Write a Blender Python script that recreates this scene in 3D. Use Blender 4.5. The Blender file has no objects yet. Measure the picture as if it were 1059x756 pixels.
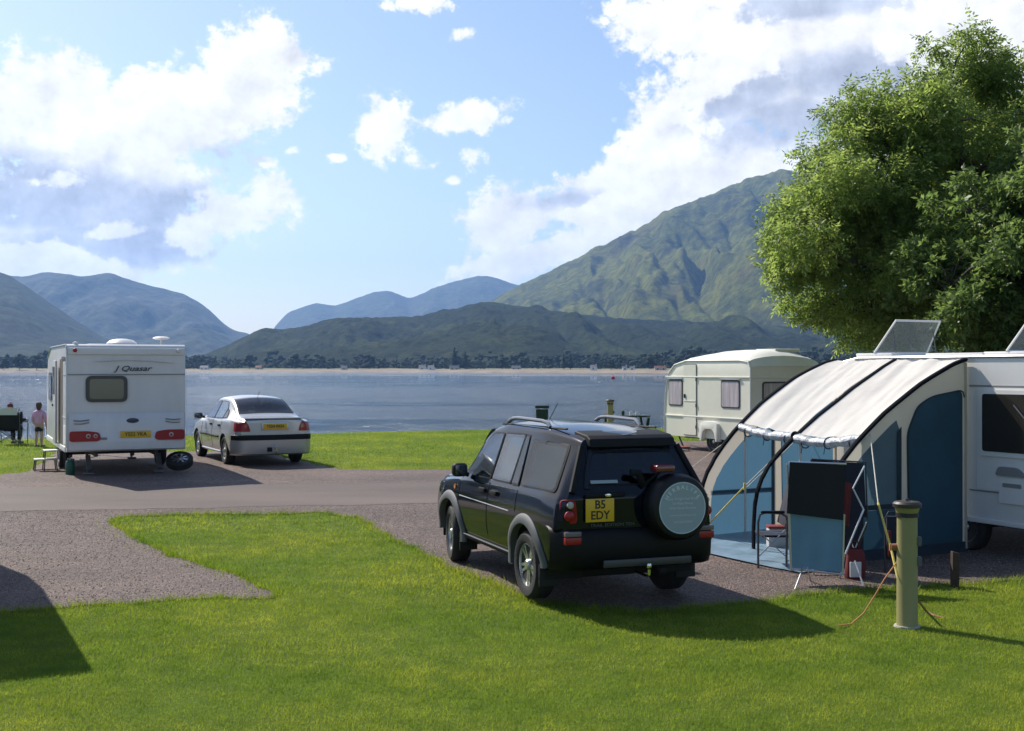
import bpy, bmesh, math, random
import numpy as np
from mathutils import Vector, Matrix, geometry
R = math.radians
random.seed(7); rng = np.random.default_rng(11)
scene = bpy.context.scene
COL = scene.collection
F = 1250.0; CX = 529.5; HY = 381.0; EYE = 2.35

# ------------------------------------------------------------------ camera
cam = bpy.data.cameras.new("camera"); camo = bpy.data.objects.new("camera", cam); COL.objects.link(camo)
cam.sensor_width = 36; cam.lens = 36 * F / 1059
cam.clip_start = 0.1; cam.clip_end = 40000
camo.location = (0, 0, EYE); camo.rotation_euler = (R(90) + math.atan(3 / F), 0, 0)
scene.camera = camo
# ------------------------------------------------------------------ light
SUN_EL = R(42); SUN_H = Vector((-.70, .714)).normalized()
SUN_DIR = Vector((SUN_H.x * math.cos(SUN_EL), SUN_H.y * math.cos(SUN_EL), math.sin(SUN_EL)))
sun = bpy.data.lights.new("sun", 'SUN'); sun.energy = 4.9; sun.angle = R(.5); sun.color = (1, .94, .84)
suno = bpy.data.objects.new("sun", sun); COL.objects.link(suno)
suno.rotation_euler = SUN_DIR.to_track_quat('Z', 'Y').to_euler()
scene.view_settings.view_transform = 'Standard'; scene.view_settings.look = 'None'
scene.view_settings.exposure = 0.42; scene.view_settings.gamma = 1
scene.render.engine = 'CYCLES'
scene.cycles.use_denoising = True
scene.cycles.max_bounces = 8; scene.cycles.transparent_max_bounces = 12
scene.cycles.volume_bounces = 1

# ------------------------------------------------------------------ world
world = bpy.data.worlds.new("World"); scene.world = world; world.use_nodes = True
def build_world():
    nt = world.node_tree; nt.nodes.clear(); N = nt.nodes; L = nt.links
    def m(op, a, b=None, c=None, clamp=False):
        n = N.new('ShaderNodeMath'); n.operation = op; n.use_clamp = clamp
        for i, v in enumerate((a, b, c)):
            if v is None: continue
            if isinstance(v, (int, float)): n.inputs[i].default_value = v
            else: L.new(v, n.inputs[i])
        return n.outputs[0]
    def smooth(x, lo, hi):
        n = N.new('ShaderNodeMapRange'); n.interpolation_type = 'SMOOTHSTEP'
        L.new(x, n.inputs[0]); n.inputs[1].default_value = lo; n.inputs[2].default_value = hi
        return n.outputs[0]
    tc = N.new('ShaderNodeTexCoord')
    sep = N.new('ShaderNodeSeparateXYZ'); L.new(tc.outputs['Generated'], sep.inputs[0])
    az = m('ARCTAN2', sep.outputs[0], sep.outputs[1]); el = m('ARCSINE', sep.outputs[2])
    def noise(scale, detail, rough, off=(0, 0), sy=1.12, lac=2.1):
        cmb = N.new('ShaderNodeCombineXYZ')
        L.new(m('ADD', az, off[0]), cmb.inputs[0]); L.new(m('MULTIPLY', m('ADD', el, off[1]), sy), cmb.inputs[1])
        n = N.new('ShaderNodeTexNoise'); n.noise_dimensions = '2D'
        n.inputs['Scale'].default_value = scale; n.inputs['Detail'].default_value = detail
        n.inputs['Roughness'].default_value = rough; n.inputs['Lacunarity'].default_value = lac
        L.new(cmb.outputs[0], n.inputs['Vector']); return n.outputs[0]
    def ell(px, py, rx, ry, rot=0):
        a0 = math.atan((px - CX) / F); e0 = math.atan((HY - py) / math.hypot(F, px - CX))
        da = m('SUBTRACT', az, a0); de = m('SUBTRACT', el, e0)
        c, s = math.cos(R(rot)), math.sin(R(rot))
        u = m('ADD', m('MULTIPLY', da, c * F / rx), m('MULTIPLY', de, s * F / rx))
        v = m('ADD', m('MULTIPLY', da, -s * F / ry), m('MULTIPLY', de, c * F / ry))
        r2 = m('ADD', m('MULTIPLY', u, u), m('MULTIPLY', v, v))
        return m('MULTIPLY', m('SUBTRACT', 1.0, m('SQRT', r2)), max(.42, min(1, math.sqrt(rx * ry) / 45)))
    def union(items):
        o = items[0]
        for i in items[1:]: o = m('SMOOTH_MAX', o, i, .12)
        return o
    def union_off(lst):
        return union([ell(*e) for e in lst])
    clouds = [
        (40, 120, 120, 62, -5), (150, 125, 150, 62, 8), (262, 85, 62, 62, 25), (300, 62, 52, 22, -10), (70, 95, 60, 50, 0),
        (90, 205, 190, 70, 0), (20, 250, 110, 48, 0), (150, 250, 110, 42, 8), (230, 222, 95, 30, 24), (-120, 190, 160, 120, 0),
        (395, 128, 40, 44, 40), (476, 122, 62, 17, 10), (432, 167, 26, 10, -15), (486, 165, 16, 13, 0), (306, 156, 14, 7, 10), (440, 3, 36, 9, 0), (482, 35, 14, 6, 5),
        (345, 163, 12, 5, 0), (467, 186, 10, 6, 0), (275, 168, 12, 8, 0),
        (730, 20, 120, 52, 0), (770, 85, 120, 75, 10), (860, 60, 180, 130, 0), (1000, 70, 200, 140, 0), (690, 145, 70, 60, 35),
        (620, 195, 110, 46, 28), (540, 228, 75, 46, 10), (560, 262, 110, 26, 15), (650, 230, 120, 40, 20), (760, 170, 130, 60, 10), (1200, 120, 220, 160, 0),
        (-700, 150, 300, 90, 5), (-560, -190, 330, 120, 20), (-1100, -420, 420, 200, 0), (-330, -420, 200, 90, -10), (1900, 160, 500, 120, 0), (-2500, 260, 900, 120, 0),  # unseen clouds out of frame, some added for the car's side glass to reflect
    ]
    base = union_off(clouds)
    n1 = noise(11, 9, .56); n2 = noise(30, 6, .6, (3.1, 1.7)); n3 = noise(85, 5, .62, (5.3, .7))
    d = m('ADD', base, m('MULTIPLY', m('SUBTRACT', n1, .5), 1.15))
    d = m('ADD', d, m('MULTIPLY', m('SUBTRACT', n2, .5), .55))
    d = m('ADD', d, m('MULTIPLY', m('SUBTRACT', n3, .5), .9))
    holes = union([ell(*e) for e in [(600, 165, 40, 18, 0), (560, 240, 40, 10, 15), (805, 160, 34, 12, 0), (690, 262, 26, 9, 20), (255, 200, 30, 14, 0)]])
    d = m('SUBTRACT', d, m('MULTIPLY', m('MAXIMUM', holes, 0.0), .9))
    alpha = smooth(d, .0, .36)
    # light and body of the cloud: relief from offset noise, thick parts grey
    offv = (-.012, .014)
    n1b = noise(11, 9, .56, offv); n2b = noise(30, 6, .6, (3.1 + offv[0] * .6, 1.7 + offv[1] * .6))
    rel = m('ADD', m('MULTIPLY', m('SUBTRACT', n1, n1b), 2.1), m('MULTIPLY', m('SUBTRACT', n2, n2b), .9))
    greys = [(60, 195, 170, 46, -6), (170, 215, 120, 44, 6), (140, 262, 110, 22, 0), (130, 248, 130, 26, 4), (40, 215, 90, 26, 0), (250, 165, 60, 22, 10), (-150, 190, 150, 60, 0),
             (800, 128, 105, 38, 0), (900, 75, 130, 36, 0), (840, 8, 120, 18, 0), (770, 100, 90, 30, 20), (590, 205, 60, 14, 5), (1050, 100, 120, 60, 0), (1900, 180, 400, 70, 0)]
    g = union_off(greys)
    gn = m('ADD', g, m('MULTIPLY', m('SUBTRACT', noise(9, 8, .52, (7.3, 2.2)), .5), 1.2))
    gn = m('ADD', gn, m('MULTIPLY', m('SUBTRACT', n2, .5), -.45))
    brt = union([ell(*e) for e in [(45, 266, 60, 16, 0), (240, 220, 75, 30, 22), (30, 188, 40, 9, 0), (110, 242, 40, 7, 10), (590, 245, 90, 30, 25), (1000, 60, 80, 60, 0), (700, 60, 80, 70, 0)]])
    gn = m('SUBTRACT', gn, m('MULTIPLY', m('MAXIMUM', m('ADD', m('ADD', brt, m('MULTIPLY', m('SUBTRACT', n2, .5), 1.3)), m('ADD', .12, m('MULTIPLY', m('SUBTRACT', n1, .5), 1.1))), 0.0), 1.8))
    grey = smooth(gn, .0, .60)
    thick = smooth(d, .15, 1.3)
    lum = m('ADD', 1.18, m('MULTIPLY', rel, .42))
    lum = m('SUBTRACT', lum, m('MULTIPLY', grey, .40))
    lum = m('SUBTRACT', lum, m('MULTIPLY', thick, .06))
    lum = m('MINIMUM', m('MAXIMUM', lum, .5), 1.35)
    tint = N.new('ShaderNodeMix'); tint.data_type = 'RGBA'
    L.new(grey, tint.inputs[0]); tint.inputs[6].default_value = (1, .985, .965, 1); tint.inputs[7].default_value = (.86, .92, 1.08, 1)
    cl = N.new('ShaderNodeVectorMath'); cl.operation = 'SCALE'
    L.new(tint.outputs[2], cl.inputs[0]); L.new(m('MULTIPLY', lum, CLOUD_GAIN), cl.inputs[3])
    sky = N.new('ShaderNodeTexSky'); sky.sky_type = 'NISHITA'; sky.sun_disc = False
    sky.sun_elevation = SUN_EL; sky.sun_rotation = math.atan2(SUN_H.x, SUN_H.y)
    sky.altitude = 0; sky.air_density = 1.0; sky.dust_density = .9; sky.ozone_density = 2.2
    hz = N.new('ShaderNodeMix'); hz.data_type = 'RGBA'; hz.blend_type = 'MULTIPLY'; hz.inputs[0].default_value = 1; L.new(sky.outputs[0], hz.inputs[6]); hz.inputs[7].default_value = (1.12, 1.10, 1.12, 1)
    mix = N.new('ShaderNodeMix'); mix.data_type = 'RGBA'
    L.new(m('MULTIPLY', alpha, smooth(el, -.005, .02)), mix.inputs[0]); L.new(hz.outputs[2], mix.inputs[6]); L.new(cl.outputs[0], mix.inputs[7])
    bg = N.new('ShaderNodeBackground'); bg.inputs[1].default_value = SKY_STRENGTH
    L.new(mix.outputs[2], bg.inputs[0])
    out = N.new('ShaderNodeOutputWorld'); L.new(bg.outputs[0], out.inputs[0])
SKY_STRENGTH = .10; CLOUD_GAIN = .77 / .10
build_world()
world.cycles.sampling_method = 'MANUAL'; world.cycles.sample_map_resolution = 512

# ------------------------------------------------------------------ helpers: ground and pixels
def sstep(t): t = np.clip(t, 0, 1); return t * t * (3 - 2 * t)
BANKX = [-60, -15, -9, -4, 0, 10, 60]; BANKY = [34.5, 34.6, 36.5, 39, 40.5, 41.5, 44]
def g(x, y):
    x = np.asarray(x, float); y = np.asarray(y, float)
    z = .30 * sstep((y - 15) / 8.0)
    z = z + .035 * np.sin(x * .55 + 1.2) * np.sin(y * .42) * sstep((y - 4) / 4) * (1 - sstep((y - 12.0) / 3))
    b = np.interp(x, BANKX, BANKY)
    t = (y - b) / 5.0
    z = z - 2.3 * sstep(t) - 2.5 * sstep((y - b - 8) / 60)
    return z
def gz(x, y): return float(g(x, y))
def ground_at(px, py):
    dx = (px - CX) / F; dz = (HY - py) / F
    lo, hi = 3.0, 200.0
    d = lo
    while d < hi:
        if EYE + dz * d <= gz(dx * d, d): break
        d += .05
    return (dx * d, d)
def at(px, py, d): return Vector(((px - CX) / F * d, d, EYE + (HY - py) / F * d))

# ------------------------------------------------------------------ helpers: materials
MATS = {}
def mat(name, col, rough=.5, metal=0, var=0, vscale=8, bump=0, bscale=60, coat=0, spec=.5, var_col=None, trans=0, detail=4, stretch=None, sheen=0):
    if name in MATS: return MATS[name]
    M = bpy.data.materials.new(name); M.use_nodes = True; nt = M.node_tree; N = nt.nodes; L = nt.links
    b = N['Principled BSDF']; b.inputs['Base Color'].default_value = (*col, 1)
    b.inputs['Roughness'].default_value = rough; b.inputs['Metallic'].default_value = metal
    b.inputs['Coat Weight'].default_value = coat; b.inputs['Coat Roughness'].default_value = .04
    b.inputs['Specular IOR Level'].default_value = spec
    if sheen: b.inputs['Sheen Weight'].default_value = sheen
    tc = N.new('ShaderNodeTexCoord'); vec = tc.outputs['Object']
    if stretch:
        mp = N.new('ShaderNodeMapping'); mp.inputs['Scale'].default_value = stretch; L.new(vec, mp.inputs[0]); vec = mp.outputs[0]
    if var or var_col:
        n = N.new('ShaderNodeTexNoise'); n.inputs['Scale'].default_value = vscale; n.inputs['Detail'].default_value = detail; n.inputs['Roughness'].default_value = .6
        L.new(vec, n.inputs['Vector'])
        r = N.new('ShaderNodeValToRGB'); r.color_ramp.elements[0].position = .3; r.color_ramp.elements[1].position = .7
        c2 = var_col or tuple(min(1, c * (1 + var)) for c in col)
        c1 = col if var_col else tuple(c * (1 - var) for c in col)
        r.color_ramp.elements[0].color = (*c1, 1); r.color_ramp.elements[1].color = (*c2, 1)
        L.new(n.outputs[0], r.inputs[0]); L.new(r.outputs[0], b.inputs['Base Color'])
        rr = N.new('ShaderNodeMapRange'); rr.inputs[3].default_value = max(0, rough - .06); rr.inputs[4].default_value = min(1, rough + .1)
        L.new(n.outputs[0], rr.inputs[0]); L.new(rr.outputs[0], b.inputs['Roughness'])
    if bump:
        n = N.new('ShaderNodeTexNoise'); n.inputs['Scale'].default_value = bscale; n.inputs['Detail'].default_value = 3
        L.new(vec, n.inputs['Vector'])
        bp = N.new('ShaderNodeBump'); bp.inputs['Strength'].default_value = bump; bp.inputs['Distance'].default_value = .02
        L.new(n.outputs[0], bp.inputs['Height']); L.new(bp.outputs[0], b.inputs['Normal'])
    if trans:
        t = N.new('ShaderNodeBsdfTranslucent'); t.inputs[0].default_value = (*[min(1, c * 1.2) for c in col], 1)
        mx = N.new('ShaderNodeMixShader'); mx.inputs[0].default_value = trans
        L.new(b.outputs[0], mx.inputs[1]); L.new(t.outputs[0], mx.inputs[2]); L.new(mx.outputs[0], N['Material Output'].inputs[0])
    MATS[name] = M; return M

# ------------------------------------------------------------------ helpers: mesh builder
class MB:
    def __init__(s): s.v = []; s.f = []; s.mi = []
    def add(s, vs, fs, mi=0, M=None):
        o = len(s.v)
        for v in vs:
            v = Vector(v)
            if M is not None: v = M @ v
            s.v.append(v[:])
        for f in fs: s.f.append(tuple(i + o for i in f)); s.mi.append(mi)
        return s
    def bmesh(s, bm, mi=0, M=None):
        bm.verts.ensure_lookup_table(); bm.verts.index_update()
        s.add([v.co.copy() for v in bm.verts], [[v.index for v in f.verts] for f in bm.faces], mi, M); bm.free(); return s
    def box(s, c, size, bev=0, seg=2, mi=0, rot=None, M=None):
        bm = bmesh.new(); bmesh.ops.create_cube(bm, size=1)
        for v in bm.verts: v.co = Vector((v.co.x * size[0], v.co.y * size[1], v.co.z * size[2]))
        if bev: bmesh.ops.bevel(bm, geom=bm.edges[:], offset=min(bev, min(size) * .49), segments=seg, profile=.6, affect='EDGES', clamp_overlap=True)
        T = Matrix.Translation(c)
        if rot is not None: T = T @ (rot if isinstance(rot, Matrix) else Matrix.Rotation(rot, 4, 'Z'))
        if M is not None: T = M @ T
        return s.bmesh(bm, mi, T)
    def prism(s, poly, fn, t0, t1, bev=0, seg=2, mi=0, M=None):
        """poly of 2D points extruded from t0 to t1; fn(a,b,t) -> xyz"""
        bm = bmesh.new()
        lo = [bm.verts.new(fn(a, b, t0)) for a, b in poly]; hi = [bm.verts.new(fn(a, b, t1)) for a, b in poly]
        n = len(poly)
        bm.faces.new(lo[::-1]); bm.faces.new(hi)
        for i in range(n): bm.faces.new((lo[i], lo[(i + 1) % n], hi[(i + 1) % n], hi[i]))
        bmesh.ops.recalc_face_normals(bm, faces=bm.faces[:])
        if bev: bmesh.ops.bevel(bm, geom=bm.edges[:], offset=bev, segments=seg, profile=.6, affect='EDGES', clamp_overlap=True)
        return s.bmesh(bm, mi, M)
    def tube(s, pts, r, n=8, mi=0, cap=True, M=None):
        pts = [Vector(p) for p in pts]; rs = r if isinstance(r, (list, tuple)) else [r] * len(pts)
        vs = []; fs = []; prev = None
        for i, p in enumerate(pts):
            t = (pts[min(i + 1, len(pts) - 1)] - pts[max(i - 1, 0)])
            if t.length < 1e-9: t = Vector((0, 0, 1))
            t.normalize()
            if prev is None:
                a = Vector((0, 0, 1)) if abs(t.z) < .9 else Vector((1, 0, 0)); u = t.cross(a).normalized()
            else: u = (prev - t * prev.dot(t)).normalized()
            prev = u; w = t.cross(u)
            for k in range(n):
                a = 2 * math.pi * k / n; vs.append(p + (u * math.cos(a) + w * math.sin(a)) * rs[i])
        for i in range(len(pts) - 1):
            for k in range(n):
                a = i * n + k; b = i * n + (k + 1) % n; fs.append((a, b, b + n, a + n))
        if cap: fs.append(tuple(range(n))[::-1]); fs.append(tuple(range((len(pts) - 1) * n, len(pts) * n)))
        return s.add(vs, fs, mi, M)
    def lathe(s, prof, n=24, mi=0, M=None, close=False):
        """prof (r,z) about local Z"""
        vs = []; fs = []
        for r, z in prof:
            for k in range(n):
                a = 2 * math.pi * k / n; vs.append((max(r, 1e-4) * math.cos(a), max(r, 1e-4) * math.sin(a), z))
        m = len(prof)
        for i in range(m - 1 + (1 if close else 0)):
            j = (i + 1) % m
            for k in range(n): fs.append((i * n + k, i * n + (k + 1) % n, j * n + (k + 1) % n, j * n + k))
        if not close:
            fs.append(tuple(range(n))[::-1]); fs.append(tuple(range((m - 1) * n, m * n)))
        return s.add(vs, fs, mi, M)
    def grid(s, P, mi=0, M=None, flip=False):
        a = len(P); b = len(P[0]); vs = [p for row in P for p in row]; fs = []
        for i in range(a - 1):
            for j in range(b - 1):
                q = (i * b + j, i * b + j + 1, (i + 1) * b + j + 1, (i + 1) * b + j)
                fs.append(q[::-1] if flip else q)
        return s.add(vs, fs, mi, M)
    def plate(s, poly, th, nrm, mi=0, M=None):
        """3D ngon given thickness th along nrm"""
        n = len(poly); nrm = Vector(nrm) * th
        a = [Vector(p) for p in poly]; b = [p + nrm for p in a]
        fs = [tuple(range(n))[::-1], tuple(range(n, 2 * n))] + [(i, (i + 1) % n, n + (i + 1) % n, n + i) for i in range(n)]
        return s.add(a + b, fs, mi, M)
    def build(s, name, mats, parent=None, sharp=35, loc=None, rotz=0, recalc=True):
        me = bpy.data.meshes.new(name); me.from_pydata(s.v, [], s.f)
        if recalc:
            bm = bmesh.new(); bm.from_mesh(me); bmesh.ops.recalc_face_normals(bm, faces=bm.faces[:]); bm.to_mesh(me); bm.free()
        if not isinstance(mats, (list, tuple)): mats = [mats]
        for m_ in mats: me.materials.append(m_)
        if len(mats) > 1: me.polygons.foreach_set('material_index', s.mi)
        me.polygons.foreach_set('use_smooth', [True] * len(me.polygons))
        me.set_sharp_from_angle(angle=R(sharp)); me.update()
        o = bpy.data.objects.new(name, me); COL.objects.link(o)
        if parent: o.parent = parent
        if loc is not None: o.location = loc
        if rotz: o.rotation_euler.z = rotz
        return o
def raw_mesh(name, verts, faces, mats, parent=None, smooth=False, loc=None):
    """numpy verts (n,3), faces (m,k)"""
    me = bpy.data.meshes.new(name); verts = np.asarray(verts, np.float32); faces = np.asarray(faces, np.int32)
    k = faces.shape[1]; m = len(faces)
    me.vertices.add(len(verts)); me.vertices.foreach_set('co', verts.ravel())
    me.loops.add(m * k); me.loops.foreach_set('vertex_index', faces.ravel())
    me.polygons.add(m); me.polygons.foreach_set('loop_start', np.arange(0, m * k, k, dtype=np.int32))
    me.polygons.foreach_set('loop_total', np.full(m, k, dtype=np.int32))
    me.polygons.foreach_set('use_smooth', [smooth] * m)
    for x in (mats if isinstance(mats, (list, tuple)) else [mats]): me.materials.append(x)
    me.update(calc_edges=True); me.validate()
    o = bpy.data.objects.new(name, me); COL.objects.link(o)
    if parent: o.parent = parent
    if loc is not None: o.location = loc
    return o
def tag(o, label=None, cat=None, group=None, kind=None):
    if label: o['label'] = label
    if cat: o['category'] = cat
    if group: o['group'] = group
    if kind: o['kind'] = kind
    return o
def thing(name, label, cat, loc, rz=0, group=None):
    o = bpy.data.objects.new(name, None); COL.objects.link(o); o.location = loc; o.rotation_euler.z = rz
    o.empty_display_size = .2
    return tag(o, label, cat, group)
def copy_tree(o, parent=None):
    kids = [c for c in list(bpy.data.objects) if c.parent == o]
    c = o.copy(); COL.objects.link(c)
    if parent is not None: c.parent = parent
    for k in kids: copy_tree(k, c)
    return c
def text(s_, size, m_, parent, M, name='lettering', ext=.0015, align='CENTER', sx=1, shear=0, bold=0):
    cu = bpy.data.curves.new(name, 'FONT'); cu.body = s_; cu.size = size; cu.extrude = ext; cu.align_x = align; cu.align_y = 'CENTER'; cu.shear = shear
    cu.offset = bold; cu.resolution_u = 3
    t = bpy.data.objects.new('t', cu); me = bpy.data.meshes.new_from_object(t)
    bpy.data.objects.remove(t); bpy.data.curves.remove(cu)
    me.transform(M @ Matrix.Diagonal((sx, 1, 1, 1))); me.materials.clear(); me.materials.append(m_); me.name = name
    o = bpy.data.objects.new(name, me); COL.objects.link(o); o.parent = parent; return o
def pchip(pts):
    x = np.array([p[0] for p in pts], float); y = np.array([p[1] for p in pts], float)
    h = np.diff(x); dl = np.diff(y) / h; d = np.zeros(len(x)); d[0] = dl[0]; d[-1] = dl[-1]
    for i in range(1, len(x) - 1):
        if dl[i - 1] * dl[i] > 0: d[i] = 2 / (1 / dl[i - 1] + 1 / dl[i])
    def f(q):
        q = float(min(max(q, x[0]), x[-1])); i = int(min(max(np.searchsorted(x, q) - 1, 0), len(h) - 1)); t = (q - x[i]) / h[i]
        return float((2*t**3-3*t**2+1)*y[i] + (t**3-2*t**2+t)*h[i]*d[i] + (-2*t**3+3*t**2)*y[i+1] + (t**3-t**2)*h[i]*d[i+1])
    return f
def rpoly(pts, r, n=4):
    """round the corners of a 2D polygon"""
    out = []; N_ = len(pts)
    for i in range(N_):
        p = Vector(pts[i]); a = Vector(pts[i - 1]); b = Vector(pts[(i + 1) % N_])
        u = a - p; w = b - p; rr = min(r, u.length * .45, w.length * .45)
        s_ = p + u.normalized() * rr; e = p + w.normalized() * rr
        for k in range(n + 1):
            t = k / n; out.append(((s_ * (1 - t) ** 2 + p * 2 * t * (1 - t) + e * t * t)[:]))
    return out
def rect(x0, x1, z0, z1, r=.03, n=4): return rpoly([(x0, z0), (x1, z0), (x1, z1), (x0, z1)], r, n)
def vnoise(x, y, seed=0):
    xi = np.floor(x).astype(np.int64); yi = np.floor(y).astype(np.int64); fx = x - xi; fy = y - yi
    def h(a, b):
        q = (a * 374761393 + b * 668265263 + seed * 1442695041) & 0xffffffff
        q = ((q ^ (q >> 13)) * 1274126177) & 0xffffffff
        return ((q ^ (q >> 16)) & 0xffff) / 65535.0
    ux = fx * fx * (3 - 2 * fx); uy = fy * fy * (3 - 2 * fy)
    return (h(xi, yi) * (1 - ux) + h(xi + 1, yi) * ux) * (1 - uy) + (h(xi, yi + 1) * (1 - ux) + h(xi + 1, yi + 1) * ux) * uy
def fbm(x, y, o=5, seed=0, gain=.5):
    s_ = 0; a = 1; t = 0
    for i in range(o): s_ = s_ + a * vnoise(x * 2 ** i, y * 2 ** i, seed + i * 17); t += a; a *= gain
    return s_ / t
W_ = Vector((-.447, .894, 0)).normalized(); E_ = Vector((.894, .447, 0)).normalized()
YAW = math.atan2(W_.y, W_.x)
# ------------------------------------------------------------------ setting: ground, gravel, road, water
def ground_mat(name, kind):
    M = bpy.data.materials.new(name); M.use_nodes = True; nt = M.node_tree; N = nt.nodes; L = nt.links
    b = N['Principled BSDF']; b.inputs['Roughness'].default_value = .9
    tc = N.new('ShaderNodeTexCoord'); V = tc.outputs['Object']
    def noise(sc, det=4, ro=.6, st=None):
        n = N.new('ShaderNodeTexNoise'); n.inputs['Scale'].default_value = sc; n.inputs['Detail'].default_value = det; n.inputs['Roughness'].default_value = ro
        v = V
        if st:
            mp = N.new('ShaderNodeMapping'); mp.inputs['Scale'].default_value = st; L.new(V, mp.inputs[0]); v = mp.outputs[0]
        L.new(v, n.inputs['Vector']); return n.outputs[0]
    def ramp(f, stops):
        r = N.new('ShaderNodeValToRGB'); e = r.color_ramp.elements
        while len(e) < len(stops): e.new(.5)
        for i, (p, c) in enumerate(stops): e[i].position = p; e[i].color = (*c, 1)
        L.new(f, r.inputs[0]); return r.outputs[0]
    def mix(f, a, c, mode='MIX'):
        n = N.new('ShaderNodeMix'); n.data_type = 'RGBA'; n.blend_type = mode
        if isinstance(f, float): n.inputs[0].default_value = f
        else: L.new(f, n.inputs[0])
        L.new(a, n.inputs[6]); L.new(c, n.inputs[7]); return n.outputs[2]
    def bump(h, st, dist):
        n = N.new('ShaderNodeBump'); n.inputs['Strength'].default_value = st; n.inputs['Distance'].default_value = dist; L.new(h, n.inputs['Height']); return n
    if kind == 'grass':
        c1 = ramp(noise(.45, 5), [(.3, (.12, .18, .009)), (.5, (.155, .23, .011)), (.7, (.20, .27, .016))])
        c2 = ramp(noise(9, 5, .7), [(.32, (.085, .155, .007)), (.55, (.14, .22, .011)), (.75, (.19, .27, .018))])
        c3 = ramp(noise(90, 3, .7, (1, .6, 1)), [(.3, (.35, .4, .3)), (.7, (1.35, 1.3, 1.3))])
        c = mix(.5, c1, c2); c = mix(.75, c, c3, 'MULTIPLY')
        L.new(c, b.inputs['Base Color'])
        bp = bump(noise(70, 4, .75), .9, .05); bp2 = bump(noise(2.0, 3), .5, .12); L.new(bp2.outputs[0], bp.inputs['Normal']); L.new(bp.outputs[0], b.inputs['Normal'])
        b.inputs['Specular IOR Level'].default_value = .25; b.inputs['Sheen Weight'].default_value = .0
    elif kind == 'gravel':
        vo = N.new('ShaderNodeTexVoronoi'); vo.inputs['Scale'].default_value = 62; L.new(V, vo.inputs['Vector'])
        hs = N.new('ShaderNodeSeparateColor'); L.new(vo.outputs['Color'], hs.inputs[0])
        st = ramp(hs.outputs[0], [(.0, (.085, .060, .050)), (.35, (.150, .108, .090)), (.7, (.215, .160, .134)), (1, (.32, .255, .22))])
        big = ramp(noise(.6, 6, .65, (.6, 1.3, 1)), [(.3, (.62, .60, .60)), (.7, (1.22, 1.16, 1.12))])
        med = ramp(noise(14, 4, .7), [(.3, (.72, .7, .7)), (.7, (1.22, 1.2, 1.2))])
        c = mix(1.0, st, big, 'MULTIPLY'); c = mix(1.0, c, med, 'MULTIPLY'); L.new(c, b.inputs['Base Color'])
        bp = bump(vo.outputs['Distance'], 1.0, .03); bp.invert = True
        bp2 = bump(noise(5, 5, .7), .8, .06); L.new(bp2.outputs[0], bp.inputs['Normal']); L.new(bp.outputs[0], b.inputs['Normal'])
        b.inputs['Roughness'].default_value = .75
    elif kind == 'road':
        c1 = ramp(noise(160, 4, .75), [(.25, (.058, .044, .037)), (.5, (.105, .080, .068)), (.78, (.19, .15, .13))])
        c2 = ramp(noise(.5, 6, .6, (.35, 1.6, 1)), [(.3, (.66, .64, .64)), (.7, (1.26, 1.21, 1.18))])
        L.new(mix(1.0, c1, c2, 'MULTIPLY'), b.inputs['Base Color'])
        L.new(bump(noise(160, 4, .75), .6, .012).outputs[0], b.inputs['Normal']); b.inputs['Roughness'].default_value = .8
    return M
M_grass = ground_mat('lawn_grass', 'grass'); M_gravel = ground_mat('red_gravel', 'gravel'); M_road = ground_mat('tarmac', 'road')
def build_ground():
    def axis(lo, hi, step, out, fac):
        a = list(np.arange(lo, hi + 1e-6, step)); s_ = step
        v = hi
        while v < out: s_ *= fac; v += s_; a.append(v)
        v = lo; s_ = step
        while v > -out if lo <= 0 else v > -60: s_ *= fac; v -= s_; a.insert(0, v)
        return np.array(a)
    xs = axis(-22, 22, .4, 9000, 1.35); ys = axis(4, 50, .3, 12000, 1.35)
    xs = np.unique(np.clip(xs, -10400, 10400)); ys = np.unique(np.clip(ys, -100, 9800))
    X, Y = np.meshgrid(xs, ys); Z = g(X, Y)
    nx = len(xs); ny = len(ys); I = np.arange(nx * ny).reshape(ny, nx)
    Fc = np.stack([I[:-1, :-1], I[:-1, 1:], I[1:, 1:], I[1:, :-1]], -1).reshape(-1, 4)
    o = raw_mesh('ground', np.stack([X, Y, Z], -1).reshape(-1, 3), Fc, M_grass, smooth=True); tag(o, kind='structure')
build_ground()
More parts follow.
